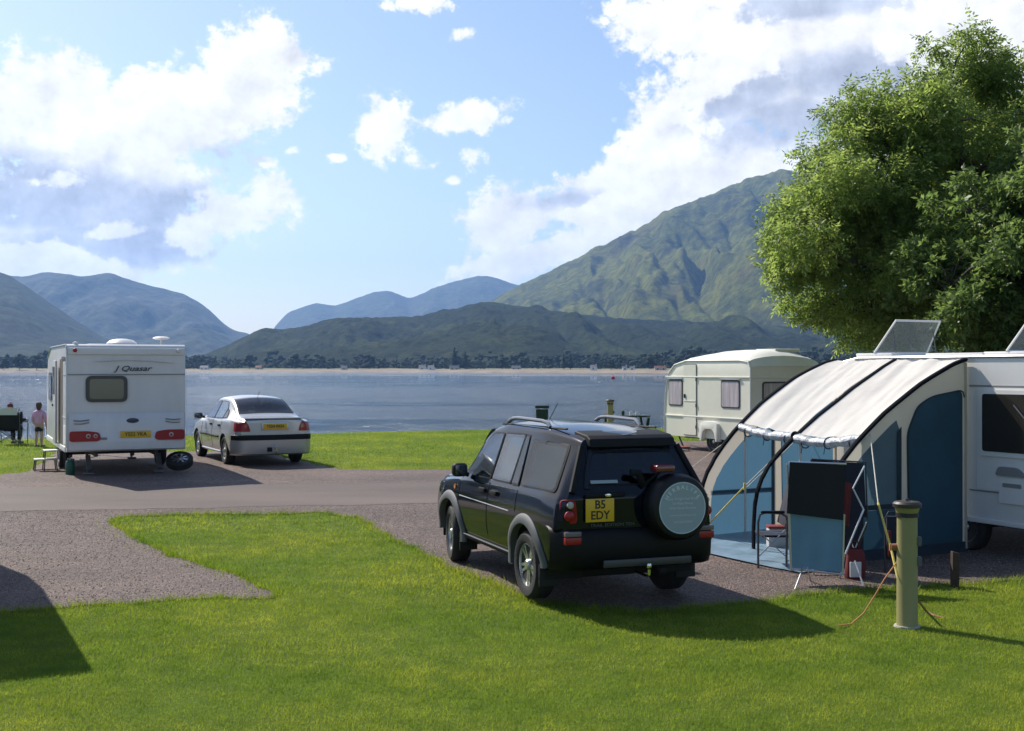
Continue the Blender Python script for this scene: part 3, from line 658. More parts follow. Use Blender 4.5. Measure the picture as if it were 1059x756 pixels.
def RX(a): return Matrix.Rotation(R(a), 4, 'X')
def wheel(parent, x, y, r, w, side, kind='alloy'):
    """wheel whose outer face looks to side (+1 left, -1 right)"""
    T = Matrix.Translation((x, y, r)) @ Matrix.Rotation(R(-90 * side), 4, 'X')
    pr = [(r * .62, -w / 2), (r * .9, -w / 2), (r * .965, -w * .42), (r, -w * .33)]
    for k in range(5):
        zc = -w * .25 + k * w * .125; pr += [(r, zc - w * .035), (r * .982, zc - w * .03), (r * .982, zc + w * .0), (r, zc + w * .005)] if k < 4 else []
    pr += [(r, w * .33), (r * .965, w * .42), (r * .9, w / 2), (r * .70, w / 2), (r * .64, w * .44), (r * .62, w * .3)]
    b = MB(); b.lathe(pr, 40, M=T); t = b.build('wheel', rubber, parent)
    m = alloy if kind != 'steel' else mat('painted_wheel', (.5, .5, .49), .4, .3, var=.1)
    ri = MB(); R0 = r * .655
    ri.lathe([(R0, -w * .4), (R0 * 1.02, w * .40), (R0 * .94, w * .42), (R0 * .9, w * .2), (R0 * .88, -w * .3)], 40, M=T, close=True)
    if kind == 'five':
        for k in range(5):
            A = T @ Matrix.Rotation(2 * math.pi * k / 5 + .3, 4, 'Z')
            for s_ in (-1, 1):
                ri.add([(R0 * .12, s_ * R0 * .04 - R0 * .07, w * .30), (R0 * .12, s_ * R0 * .04 + R0 * .07, w * .30), (R0 * .95, s_ * R0 * .17 + R0 * .06, w * .36), (R0 * .95, s_ * R0 * .17 - R0 * .06, w * .36),
                        (R0 * .12, s_ * R0 * .04 - R0 * .09, w * .1), (R0 * .12, s_ * R0 * .04 + R0 * .09, w * .1), (R0 * .95, s_ * R0 * .17 + R0 * .08, w * .12), (R0 * .95, s_ * R0 * .17 - R0 * .08, w * .12)],
                       [(0, 1, 2, 3), (7, 6, 5, 4), (0, 4, 5, 1), (1, 5, 6, 2), (2, 6, 7, 3), (3, 7, 4, 0)], M=A)
    elif kind == 'trim':
        for k in range(8):
            A = T @ Matrix.Rotation(2 * math.pi * k / 8, 4, 'Z'); ri.box((R0 * .55, 0, w * .3), (R0 * .85, R0 * .24, w * .16), bev=.006, M=A)
    else:
        for k in range(6):
            A = T @ Matrix.Rotation(2 * math.pi * k / 6, 4, 'Z'); ri.box((R0 * .55, 0, w * .2), (R0 * .9, R0 * .36, w * .1), bev=.006, M=A)
    o = ri.build('rim', m, t)
    h = MB(); h.lathe([(R0 * .25, w * .1), (R0 * .25, w * .38), (R0 * .2, w * .44), (0, w * .46)], 20, M=T)
    h.build('hub_cap', m, o)
    if kind in ('five', 'trim'):
        d = MB(); d.lathe([(R0 * .7, -w * .1), (R0 * .7, w * .02), (.01, w * .03)], 24, M=T); d.build('brake_disc', mat('brake_disc', (.15, .14, .13), .4, .8), t)
    return t

class Car:
    def __init__(s, L, W, Rw, zt, belt, zl, arches, lean, paint, barrel=.035, crown=.05, leanlen=1.3):
        s.L = L; s.W = pchip(W); s.Rw = pchip(Rw); s.zt = pchip(zt); s.belt = pchip(belt); s.zl0 = pchip(zl); s.ar = arches; s.lean = lean; s.paint = paint; s.barrel = barrel; s.crown = crown; s.leanlen = leanlen; s.cuts = []; s.tailcut = None; s.roofcuts = []
    def zl(s, x):
        z = s.zl0(x)
        for xc, zc, r in s.ar:
            if abs(x - xc) < r: z = max(z, zc + math.sqrt(r * r - (x - xc) ** 2))
        return z
    def sx(s, x, z): return x + s.lean * max(0, z - s.belt(x)) * max(0, 1 - x / s.leanlen) ** 1.0
    def side_y(s, x, z):
        b = s.belt(x); W = s.W(x)
        if z <= b:
            m = (s.zl0(x) + b) / 2; t = (z - m) / max(.05, b - m); return W - s.barrel * t * t * (1.0 if t > 0 else 1.4)
        zt = s.zt(x); ze = max(b + .01, zt - .07); t = min(1.1, (z - b) / (ze - b)); return (W - s.barrel) * (1 - t) + s.Rw(x) * t
    def section(s, x):
        b = s.belt(x); zl = s.zl(x); W = s.W(x); zt = max(s.zt(x), b + .02); pts = []
        for k in range(8):
            z = zl + (b - .02 - zl) * k / 7; pts.append((x, s.side_y(x, z), z))
        pts.append((x, W - s.barrel - .004, b)); gh = zt - b; rw = s.Rw(x); e = min(.09, gh * .6)
        for k in range(1, 19):
            z = b + (gh - e) * k / 18; t = (gh - e) * k / 18 / max(gh - .07, gh * .5); pts.append((x, (W - s.barrel - .006) * (1 - t) + rw * t, z))
        y0 = pts[-1][1]; z0 = pts[-1][2]
        for k in range(1, 5):
            a = k / 4 * math.pi / 2; pts.append((x, y0 - .10 * (1 - math.cos(a)), z0 + (zt - z0) * math.sin(a)))
        ye = pts[-1][1]
        for k in range(1, 13):
            y = ye * (1 - k / 12); pts.append((x, y, zt + s.crown * min(1, gh / .3) * (1 - (y / ye) ** 2)))
        s.rawsec = pts
        return [(s.sx(p[0], p[2]), p[1], p[2]) for p in pts]
    def build(s, parent):
        xs = set(np.linspace(0, s.L, 84))
        for xc, zc, r in s.ar:
            for a in np.linspace(0, math.pi, 19): xs.add(xc + r * .999 * math.cos(a))
            xs.add(xc - r - .004); xs.add(xc + r + .004)
        xs = set(xs) | set(np.linspace(0, s.L * .8, 150)); xs = sorted(x for x in xs if 0 <= x <= s.L); rows = []
        raw = []
        for x in xs:
            h = s.section(x); rw_ = s.rawsec; raw.append(rw_ + [(p[0], -p[1], p[2]) for p in rw_[-2::-1]]); rows.append(h + [(p[0], -p[1], p[2]) for p in h[-2::-1]])
        b = MB(); b.grid(rows)
        # real openings where the glass goes
        nb_ = len(rows[0]); C_ = []
        for i in range(len(rows) - 1):
            for j in range(nb_ - 1):
                q = [raw[i][j], raw[i][j + 1], raw[i + 1][j + 1], raw[i + 1][j]]; C_.append([sum(p[k] for p in q) / 4 for k in range(3)])
        C_ = np.array(C_); kill = np.zeros(len(C_), bool)
        for cp in s.cuts:
            c0 = Vector((sum(p[0] for p in cp) / len(cp), sum(p[1] for p in cp) / len(cp))); sh = []
            for p in cp: v = Vector(p) - c0; sh.append((c0 + v * (1 - .012 / v.length))[:])
            kill |= inside(C_[:, [0, 2]], np.array(sh)) & (np.abs(C_[:, 1]) > .45)
        for x0, x1, h0, h1 in s.roofcuts:
            hw = h0 + (h1 - h0) * (C_[:, 0] - x0) / (x1 - x0); top_ = np.array([s.zt(c[0]) - .09 for c in C_]); kill |= (C_[:, 0] > x0 + .02) & (C_[:, 0] < x1 - .02) & (np.abs(C_[:, 1]) < hw - .02) & (C_[:, 2] > top_)
        b.f = [f for f, k in zip(b.f, kill) if not k]; b.mi = [0] * len(b.f)
        for x, sg in ((xs[0], -1), (xs[-1], 1)):       # end caps
            h = s.section(x); G = []
            for p in h: G.append([(p[0] + sg * .05 * (1 - (q) ** 2) ** .8 * min(1, (p[2] - s.zl(x)) * 6 + .1), p[1] * q, p[2]) for q in np.linspace(1, -1, 41)])
            f0 = len(b.f); b.grid(G, flip=sg > 0)
            if sg < 0 and s.tailcut:
                keep = []
                for f in b.f[f0:]:
                    c_ = np.mean([b.v[k] for k in f], 0)
                    if not inside(np.array([[c_[1], c_[2]]]), np.array(s.tailcut))[0]: keep.append(f)
                b.f = b.f[:f0] + keep; b.mi = [0] * len(b.f)
        s.body = b.build('body', s.paint, parent, sharp=28)
        for xc, zc, r in s.ar:      # wheel wells
            for sd in (1, -1):
                w = MB(); P = []
                for a in np.linspace(-.2, math.pi + .2, 20): P.append([(xc + (r + .01) * math.cos(a), sd * yy, zc + (r + .01) * math.sin(a)) for yy in (s.W(xc) - .06, .42)])
                w.grid(P); w.add([(xc + (r + .01) * math.cos(a), sd * .42, zc + (r + .01) * math.sin(a)) for a in np.linspace(-.2, math.pi + .2, 20)], [tuple(range(20))])
                w.build('wheel_well', M_under, parent)
        u = MB(); u.box((s.L / 2 + .15, 0, .36), (s.L - .7, s.W(s.L / 2) * 1.3, .24), bev=.04); u.build('underbody', M_under, parent)
    def pane(s, name, poly, parent, m_, off=.006, gasket=None, rnd=.04, sides=(1, -1)):
        """side panel given as a polygon in (x,z), laid on the body side"""
        out = []
        for sd in sides:
            pp = rpoly(poly, rnd)
            def pl(P, o1, mm, par, nm, grow=0):
                c = Vector((sum(p[0] for p in P) / len(P), sum(p[1] for p in P) / len(P)))
                Q = []
                for p in P:
                    v = Vector(p) - c; v = v * (1 + grow / v.length); x, z = c + v
                    Q.append((s.sx(x, z), sd * (s.side_y(x, z) + o1), z))
                b = MB(); b.plate(Q, .012, (0, -sd, 0)); return b.build(nm, mm, par)
            f = None
            if gasket:
                c = Vector((sum(p[0] for p in pp) / len(pp), sum(p[1] for p in pp) / len(pp))); b = MB(); L1 = []
                for gr, oo in ((.022, -.01), (.022, off), (-.034, off), (-.034, -.01)):
                    row = []
                    for p in pp + [pp[0]]:
                        v = Vector(p) - c; v = v * (1 + gr / v.length); x, z = c + v; row.append((s.sx(x, z), sd * (s.side_y(x, z) + oo), z))
                    L1.append(row)
                b.grid(L1); f = b.build('window', gasket, parent)
            out.append(pl(pp, off + (.004 if gasket else 0), m_, f or parent, 'pane' if gasket else name))
        return out
    def capx(s, y, z):
        x0 = 0; W = s.side_y(0, z); q = min(1, abs(y) / W); return s.sx(0, z) - .05 * (1 - q * q) ** .8
    def tail(s, name, poly, parent, m_, off=.006, rnd=.04, th=.012, lift=None):
        pp = rpoly(poly, rnd) if rnd else poly
        b = MB(); b.plate([(s.capx(y, z) - off, y, z) for y, z in pp], th, (1, 0, 0)); return b.build(name, m_, parent)

def strip_side(car, pts, r, parent, name, m_, off=.0, sides=(1, -1)):
    for sd in sides:
        b = MB(); b.tube([(car.sx(x, z), sd * (car.side_y(x, z) + off), z) for x, z in pts], r, 6); b.build(name, m_, parent)

# ------------------------------------------------------------------ dark off-roader with the spare wheel
def make_offroader():
    paint = mat('midnight_paint', (.003, .005, .010), .09, 0, coat=.12, spec=.28)
    t = thing('off_road_car', 'black off-road car with a spare wheel on its tailgate parked on the gravel', 'car', (1.235, 11.85, 0), R(110.3))
    ax0, ax1, r = .84, 3.40, .345
    c = Car(4.28, W=[(0, .80), (.12, .855), (.5, .875), (3.6, .875), (4.0, .84), (4.2, .74), (4.28, .66)],
            Rw=[(0, .52), (1, .60), (2.6, .62), (3.2, .70), (3.45, .76), (4.2, .70), (4.28, .62)],
            zt=[(0, 1.66), (.25, 1.69), (1.2, 1.735), (2.0, 1.735), (2.45, 1.68), (2.7, 1.58), (3.25, 1.13), (3.4, 1.075), (3.9, 1.03), (4.15, .96), (4.28, .82)],
            belt=[(0, 1.10), (1.2, 1.09), (2.6, 1.05), (3.2, 1.02), (3.8, .96), (4.2, .88), (4.28, .78)],
            zl=[(0, .50), (.1, .42), (.5, .36), (3.7, .36), (4.1, .36), (4.28, .42)], arches=[(ax0, r, .43), (ax1, r, .43)], lean=.40, paint=paint, barrel=.045, crown=.035)
    c.cuts = [[(2.06, 1.13), (3.02, 1.115), (2.92, 1.20), (2.54, 1.54), (2.40, 1.60), (2.08, 1.62)], [(1.40, 1.135), (1.98, 1.13), (2.0, 1.62), (1.44, 1.635)], [(1.16, 1.14), (1.35, 1.135), (1.40, 1.63), (1.30, 1.62)], [(.20, 1.15), (1.08, 1.14), (1.16, 1.60), (.22, 1.585)]]
    c.tailcut = [(-.56, 1.20), (.56, 1.20), (.45, 1.54), (-.45, 1.54)]; c.roofcuts = [(2.60, 3.20, .52, .60)]
    c.build(t)
    for yy in (.36, -.36): seat(t, 2.25, yy, .48, z0=.60)
    seat(t, 1.35, 0, 1.2, z0=.62, name='rear_bench')
    b = MB(); b.box((2.98, 0, .98), (.36, 1.35, .22), bev=.06, seg=3); b.build('dashboard', M_under, t)
    b = MB(); b.tube([(2.66 + .05 * math.sin(a), -.36 + .18 * math.cos(a), 1.06 + .17 * math.sin(a)) for a in np.linspace(0, 6.283, 20)], .014, 6, cap=False); b.build('steering_wheel', blackpl, t)
    b = MB(); b.box((.45, 0, .80), (.8, 1.2, .35), bev=.05); b.build('boot_floor', M_under, t)
    # side windows and mirrors
    c.pane('side_window', [(2.06, 1.13), (3.02, 1.115), (2.92, 1.20), (2.54, 1.54), (2.40, 1.60), (2.08, 1.62)], t, clear_pane, gasket=blackpl)
    c.pane('side_window', [(1.40, 1.135), (1.98, 1.13), (2.0, 1.62), (1.44, 1.635)], t, clear_pane, gasket=blackpl)
    c.pane('side_window', [(1.16, 1.14), (1.35, 1.135), (1.40, 1.63), (1.30, 1.62)], t, tint_pane, gasket=blackpl, rnd=.02)
    c.pane('side_window', [(.20, 1.15), (1.08, 1.14), (1.16, 1.60), (.22, 1.585)], t, tint_pane, gasket=blackpl, rnd=.06)
    for x0 in (1.14, 2.03, 3.06):                                 # door shut lines
        for sd in (1, -1):
            b = MB(); z1 = 1.08; b.tube([(x0, sd * (c.side_y(x0, z) + .0005), z) for z in np.linspace(.50 if x0 != 1.14 else .86, z1, 8)], .0045, 4); b.build('shut_line', ink, t)
    for x0 in (1.92, 2.86):
        if x0 == 2.86: x0 = 2.20
        for sd in (1, -1):
            b = MB(); b.box((x0 - .12 if x0 < 2 else x0, sd * (c.side_y(x0, .97) + .012), .985), (.19, .035, .05), bev=.012); b.build('door_handle', blackpl, t)
    c.pane('door_handle_recess', [(1.70, .95), (1.92, .95), (1.92, 1.02), (1.70, 1.02)], t, ink, off=.001, rnd=.02)
    strip_side(c, [(x, .845) for x in np.linspace(1.32, 3.02, 12)], .006, t, 'side_moulding', alloy, .0)
    strip_side(c, [(x, .385) for x in np.linspace(1.32, 2.92, 12)], .030, t, 'sill', blackpl, .0)
    strip_side(c, [(x, .405) for x in np.linspace(1.32, 2.92, 12)], .009, t, 'sill_trim', greypl, .024)
    # grey arch flares
    for xc in (ax0, ax1):
        for sd in (1, -1):
            P = []; G = []
            a0, a1 = (-.42, math.pi - .08) if xc == ax0 else (.02, math.pi + .35)
            for a in np.linspace(a0, a1, 26):
                ca, sa = math.cos(a), math.sin(a); row = []
                for rr, oo in ((.425, -.05), (.425, .028), (.45, .034), (.50, .026), (.525, .004), (.525, -.02)):
                    x = xc + rr * ca; z = r + rr * sa; yb = c.side_y(min(max(x, .1), 4.1), max(z, .45)); row.append((x, sd * (yb + oo), max(.30, z)))
                G.append(row)
            b = MB(); b.grid(G); b.build('arch_flare', greypl, t)
    for x, sd in ((ax0, 1), (ax0, -1), (ax1, 1), (ax1, -1)):
        w = wheel(t, x, sd * .755, r, .225, sd, 'five')
        if x == ax1:
            w.matrix_local = Matrix.Translation((x, sd * .755, 0)) @ Matrix.Rotation(R(-9), 4, 'Z') @ Matrix.Translation((-x, -sd * .755, 0))
    for sd in (1, -1):     # mud flaps
        for xc in (ax0, ax1):
            b = MB(); b.box((xc - .40, sd * .76, .30), (.02, .22, .22), bev=.005); b.build('mud_flap', rubber, t)
    # roof rails, roof
    for sd in (1, -1):
        b = MB(); b.tube([(1.0, sd * .52, 1.735), (1.06, sd * .52, 1.775), (1.16, sd * .54, 1.795), (1.9, sd * .54, 1.80), (2.08, sd * .54, 1.785), (2.2, sd * .54, 1.745), (2.24, sd * .54, 1.71)], [.02, .022, .021, .021, .021, .022, .02], 8)
        b.build('roof_rail', mat('rail_grey', (.20, .21, .23), .35, .7), t)
    for sd in (1, -1):
        b = MB(); b.tube([(.60, sd * .50, 1.735), (2.35, sd * .55, 1.72)], .012, 6); b.build('roof_gutter', blackpl, t)
    for sd in (1, -1):     # door mirrors
        b = MB(); b.box((2.80, sd * .935, 1.165), (.13, .18, .16), bev=.06, seg=4); b.tube([(2.82, sd * .82, 1.10), (2.82, sd * .90, 1.13)], .03, 6); q = b.build('door_mirror', blackpl, t)
        b = MB(); b.box((2.732, sd * .937, 1.167), (.012, .135, .115), bev=.004); b.build('mirror_glass', glass_l, q)
    # windscreen
    G = [[(x, y, c.zt(x) + .035 * (1 - (y / .62) ** 2) + .006) for y in np.linspace(-.61, .61, 9)] for x in np.linspace(2.58, 3.24, 8)]
    b = MB(); b.grid(G); b.build('windscreen', clear_pane, t)
    # front end
    b = MB(); b.box((4.30, 0, .50), (.14, 1.45, .28), bev=.05, seg=3); b.build('front_bumper', blackpl, t)
    for sd in (1, -1):
        b = MB(); b.box((4.22, sd * .58, .78), (.12, .30, .17), bev=.03, seg=3); b.build('headlight', clearlens, t)
    b = MB(); b.box((4.33, 0, .78), (.05, .75, .12), bev=.02); b.build('grille', blackpl, t)
    # tail: window, spoiler, lights, bumper
    gl = c.tail('rear_window', [(-.58, 1.19), (.58, 1.19), (.465, 1.555), (-.465, 1.555)], t, tint_pane, off=.012, rnd=.05)
    ou = rpoly([(-.59, 1.18), (.59, 1.18), (.475, 1.565), (-.475, 1.565)], .05); ii = rpoly([(-.53, 1.225), (.53, 1.225), (.43, 1.52), (-.43, 1.52)], .05)
    b = MB(); b.grid([[(c.capx(y, z) - .008, y, z) for y, z in ou + [ou[0]]], [(c.capx(y, z) - .008, y, z) for y, z in ii + [ii[0]]]]); b.build('window_border', blackpl, gl)
    b = MB(); b.plate([(c.capx(y, z) - .016, y, z) for y, z in rect(.22, .50, 1.235, 1.265, .004)], .004, (1, 0, 0)); b.build('window_sticker', mat('sticker', (.30, .36, .38), .4), gl)
    sp = MB(); sp.prism([(.10, 1.575), (.12, 1.655), (.19, 1.69), (.50, 1.725), (.50, 1.69), (.28, 1.60)], lambda a, b_, q: (a, q, b_), -.465, .465, bev=.018, seg=3); sp.build('tail_spoiler', blackpl, t)
    for sd in (1, -1):
        b = MB(); b.tube([(.01, sd * .70, 1.15), (.19, sd * .52, 1.58)], .034, 8); b.build('rear_pillar_trim', blackpl, t)
    lightred = redlens
    for sd in (1, -1):
        pp = rpoly([(sd * .66, .865), (sd * .82, .86), (sd * .80, 1.09), (sd * .68, 1.09)], .04)
        b = MB(); b.plate([(c.capx(y, z) - .02 + (.07 if abs(y) > .78 else 0), y, z) for y, z in pp], .05, (1, 0, 0)); q = b.build('tail_light', lightred, t)
        b = MB(); b.lathe([(.034, 0), (.034, .02), (.022, .03), (.0, .032)], 16, M=Matrix.Translation((c.capx(.69, 1.04) - .012, sd * .735, 1.04)) @ Matrix.Rotation(R(-90), 4, 'Y')); b.build('reversing_lens', clearlens, q)
        b = MB(); b.lathe([(.05, 0), (.05, .02), (.03, .03), (.0, .032)], 16, M=Matrix.Translation((c.capx(.69, .94) - .012, sd * .745, .935)) @ Matrix.Rotation(R(-90), 4, 'Y')); b.build('brake_lens', redlens, q)
    b = MB()
    Y = np.linspace(-.875, .875, 25)
    G = []
    for z, o_ in ((.40, .06), (.42, .0), (.50, -.045), (.62, -.055), (.76, -.05), (.80, -.02), (.82, .05)):
        G.append([(o_ - .05 * (1 - (y / .875) ** 2) + .20 * max(0, (abs(y) - .74) / .135) ** 2, y, z) for y in Y])
    b.grid(G); b.build('rear_bumper', mat('bumper_black', (.006, .006, .007), .5, spec=.2, var=.15, vscale=5), t, sharp=50)
    for sd in (1, -1):
        b = MB(); b.box((-.055, sd * .72, .765), (.05, .17, .05), bev=.012, mi=0); q = b.build('bumper_lamp', mat('smoky_lens', (.16, .13, .13), .2), t)
        b = MB(); b.box((-.055, sd * .72, .70), (.05, .17, .07), bev=.012); b.build('bumper_reflector', redlens, t)
    b = MB(); b.box((-.112, -.05, .47), (.03, .95, .075), bev=.012); b.build('skid_plate', mat('skid', (.06, .062, .065), .4, .4), t)
    b = MB(); b.tube([(.1, -.02, .34), (-.16, -.02, .34), (-.2, -.02, .36), (-.2, -.02, .41)], .014, 8); b.lathe([(.0, .42), (.022, .425), (.027, .45), (.02, .47), (0, .475)], 12, M=Matrix.Translation((-.2, -.02, 0))); b.build('tow_ball', chrome, t)
    b = MB(); b.box((-.09, -.22, .37), (.03, .08, .06), bev=.01); b.build('tow_socket', blackpl, t)
    # plate, badge, handle
    Mt = lambda y, z, x: Matrix.Translation((x, y, z)) @ Matrix.Rotation(R(-90), 4, 'Z') @ RX(90)
    px_ = c.capx(.43, .98) - .03
    b = MB(); b.box((px_, .44, .985), (.014, .30, .225), bev=.008); pl = b.build('number_plate', plate_y, t)
    text('B5', .115, ink, pl, Mt(.44, 1.038, px_ - .009), sx=.95, bold=.002); text('EDY', .115, ink, pl, Mt(.44, .935, px_ - .009), sx=.95, bold=.002)
    b = MB(); b.box((c.capx(.4, 1.13) - .03, .38, 1.128), (.05, .42, .05), bev=.02); b.build('tailgate_handle', blackpl, t)
    b = MB(); b.lathe([(.035, 0), (.03, .01), (0, .012)], 16, M=Matrix.Translation((c.capx(.4, 1.13) - .056, .36, 1.128)) @ Matrix.Rotation(R(-90), 4, 'Y') @ Matrix.Diagonal((.5, 1, 1, 1))); b.build('badge', chrome, t)
    text('TRAIL EDITION TD4', .042, greypl, t, Mt(.30, .838, c.capx(.3, .84) - .008), name='model_lettering', sx=1.25)
    # spare wheel with its cover
    sc = Vector((-.17, -.335, 1.00)); T = Matrix.Translation(sc) @ Matrix.Rotation(R(-90), 4, 'Y')
    b = MB(); b.lathe([(.10, -.13), (.275, -.125), (.318, -.09), (.327, 0), (.318, .07), (.295, .105), (.265, .115), (0, .118)], 48, M=T); sw = b.build('spare_wheel_cover', mat('vinyl', (.007, .007, .008), .45, spec=.3, var=.2, vscale=6), t)
    b = MB(); b.lathe([(.252, .116), (.252, .1225), (0, .1235)], 48, M=T); d = b.build('cover_disc', mat('disc_print', (.29, .35, .375), .5, var=.04, vscale=4), sw)
    b = MB(); b.lathe([(.240, .121), (.246, .1255), (.251, .121)], 48, M=T, close=True); b.build('disc_ring', mat('print_white', (.62, .68, .68), .5), d)
    wt = mat('print_white', (.6, .6, .6)); xx = sc.x - .1245
    word = 'HERBALIFE'
    for i, ch in enumerate(word):
        a = R(58 - 116 * i / (len(word) - 1)); rr = .198
        M_ = Matrix.Translation((xx, sc.y + rr * math.sin(a), sc.z + rr * math.cos(a))) @ Matrix.Rotation(R(-90), 4, 'Z') @ RX(90) @ Matrix.Rotation(a, 4, 'Z'); text(ch, .055, wt, d, M_, bold=.001, ext=.001)
    for i, (s_, sz) in enumerate([('Lose Weight Feel Great', .034), ('Or Make Money', .034), ('With Home Business', .034), ('www.herbal4wellbeing.co.uk', .025), ('Tel 01234 567890', .028)]):
        z = sc.z + (.09, .045, 0, -.07, -.135)[i]; text(s_, sz, wt, d, Mt(sc.y, z, xx), ext=.001)
    b = MB(); b.box((-.13, -.20, 1.375), (.16, .20, .07), bev=.025, seg=3); b.build('high_brake_light', mat('dark_red_lens', (.12, .008, .012), .2, coat=.8), t)
    b = MB(); b.tube([(-.02, -.05, 1.20), (-.045, .02, 1.33), (-.03, .10, 1.335)], .035, 8); b.tube([(-.02, -.05, 1.2), (-.05, -.25, 1.36)], .014, 6); b.build('rear_wiper', blackpl, t)
    b = MB(); b.tube([(2.3, 0, 1.76), (2.05, 0, 1.96)], .004, 5); b.build('aerial', blackpl, t)
    b = MB(); b.lathe([(.03, 0), (.03, .012), (0, .014)], 14, M=Matrix.Translation((3.22, c.side_y(3.22, .93) + .001, .93)) @ Matrix.Rotation(R(-90), 4, 'X')); b.build('side_repeater', orlens, t)
    return t
make_offroader()

# ------------------------------------------------------------------ silver saloon
def make_silver():
    paint = mat('silver_paint', (.46, .46, .45), .32, .5, coat=.8, var=.03, vscale=2)
    t = thing('saloon_car', 'silver saloon car parked on the gravel beside the white caravan', 'car', (-4.98, 25.33, .30), YAW)
    ax0, ax1, r = .98, 3.61, .305
    c = Car(4.5, W=[(0, .70), (.12, .80), (.5, .85), (3.8, .85), (4.2, .80), (4.42, .68), (4.5, .55)],
            Rw=[(0, .62), (.5, .64), (.9, .60), (1.6, .58), (2.6, .57), (3.2, .62), (3.6, .72), (4.3, .66), (4.5, .5)],
            zt=[(0, .97), (.12, 1.0), (.42, 1.03), (.62, 1.09), (1.15, 1.32), (1.45, 1.395), (2.0, 1.42), (2.45, 1.395), (2.75, 1.31), (3.35, .98), (3.6, .93), (4.1, .83), (4.4, .70), (4.5, .6)],
            belt=[(0, .93), (.6, .955), (1.5, .93), (2.6, .89), (3.3, .87), (4.0, .77), (4.4, .64), (4.5, .56)],
            zl=[(0, .30), (.3, .24), (3.9, .22), (4.5, .26)], arches=[(ax0, r, .36), (ax1, r, .36)], lean=0, paint=paint, barrel=.05, crown=.04)
    c.cuts = [[(2.08, .965), (3.02, .945), (2.62, 1.22), (2.42, 1.315), (2.12, 1.335)], [(1.30, .985), (2.00, .965), (2.04, 1.335), (1.50, 1.315), (1.30, 1.20)], [(.98, 1.0), (1.24, .99), (1.24, 1.17), (1.12, 1.11)]]
    c.roofcuts = [(.62, 1.28, .58, .51), (2.68, 3.26, .50, .58)]
    c.build(t)
    for yy in (.36, -.36): seat(t, 2.25, yy, .46, z0=.42)
    seat(t, 1.45, 0, 1.2, z0=.40, name='rear_bench')
    b = MB(); b.box((3.0, 0, .80), (.40, 1.25, .20), bev=.06, seg=3); b.build('dashboard', M_under, t)
    b = MB(); b.box((.95, 0, .90), (.40, 1.1, .03), bev=.01); b.build('parcel_shelf', upholst, t)
    c.pane('side_window', [(2.08, .965), (3.02, .945), (2.62, 1.22), (2.42, 1.315), (2.12, 1.335)], t, clear_pane, gasket=blackpl)
    c.pane('side_window', [(1.30, .985), (2.00, .965), (2.04, 1.335), (1.50, 1.315), (1.30, 1.20)], t, clear_pane, gasket=blackpl)
    c.pane('side_window', [(.98, 1.0), (1.24, .99), (1.24, 1.17), (1.12, 1.11)], t, clear_pane, gasket=blackpl, rnd=.02)
    for x0 in (1.25, 2.05, 3.10):
        for sd in (1, -1):
            b = MB(); b.tube([(x0, sd * (c.side_y(x0, z) + .0005), z) for z in np.linspace(.32 if x0 != 1.25 else .68, .92, 8)], .004, 4); b.build('shut_line', ink, t)
    for x0 in (1.42, 2.22):
        for sd in (1, -1):
            b = MB(); b.box((x0, sd * (c.side_y(x0, .82) + .01), .82), (.16, .03, .045), bev=.01); b.build('door_handle', blackpl, t)
    strip_side(c, [(x, .58) for x in np.linspace(1.42, 3.20, 12)], .026, t, 'side_moulding', blackpl, -.006)
    strip_side(c, [(x, .255) for x in np.linspace(1.42, 3.20, 12)], .04, t, 'sill', paint, -.02)
    for x, sd in ((ax0, 1), (ax0, -1), (ax1, 1), (ax1, -1)): wheel(t, x, sd * .735, r, .19, sd, 'trim')
    for sd in (1, -1):
        b = MB(); b.box((2.93, sd * .95, .98), (.11, .18, .13), bev=.045, seg=3); b.tube([(2.95, sd * .80, .94), (2.94, sd * .90, .965)], .028, 6); q = b.build('door_mirror', blackpl, t)
        b = MB(); b.box((2.873, sd * .955, .98), (.012, .15, .10), bev=.004); b.build('mirror_glass', glass_l, q)
    def roofpane(name, x0, x1, hw0, hw1, m_):
        G = []
        for k in (0, .3, 1, 2, 3, 4, 5, 6, 7, 7.7, 8):
            x = x0 + (x1 - x0) * k / 8; hw = hw0 + (hw1 - hw0) * k / 8; z0 = c.section(x); zt = c.zt(x); gh = zt - c.belt(x)
            G.append([(x, y, zt + c.crown * min(1, gh / .3) * (1 - (y / (c.Rw(x) - .04)) ** 2) + .007) for y in [-hw, -hw + .03] + list(np.linspace(-hw + .08, hw - .08, 9)) + [hw - .03, hw]])
        b = MB(); b.grid(G); n_ = len(G[0]) - 1
        b.mi = [1 if (k // n_ in (0, len(G) - 2) or k % n_ in (0, n_ - 1)) else 0 for k in range(len(b.f))]; return b.build(name, [m_, blackpl], t)
    roofpane('rear_window', .60, 1.30, .60, .53, tint_pane); roofpane('windscreen', 2.66, 3.28, .52, .60, clear_pane)
    b = MB(); b.box((.075, 0, 1.005), (.16, 1.22, .028), bev=.012); b.build('boot_lip', paint, t)
    for sd in (1, -1):
        G = []
        for k, z in enumerate(np.linspace(.735, .955, 7)):
            q = k / 6; ye = c.side_y(0, z); y0 = .52 + .09 * q * q
            row = [(c.capx(yy, z) - .012, sd * yy, z) for yy in np.linspace(y0, ye * .985, 8)]
            row += [(xx, sd * (c.side_y(xx, z) + .010), z) for xx in np.linspace(.02, .24 - .06 * (1 - q), 6)]
            G.append(row)
        b = MB(); b.grid(G); q = b.build('tail_light', redlens, t, sharp=60)
        b = MB(); b.grid([[(p[0] - .006, p[1] + sd * .002, p[2]) for p in r_[1:6]] for r_ in G[2:5]]); b.build('lens_band', mat('dark_orange_lens', (.28, .05, .01), .15, coat=.8), q)
    Y = np.linspace(-.86, .86, 21)
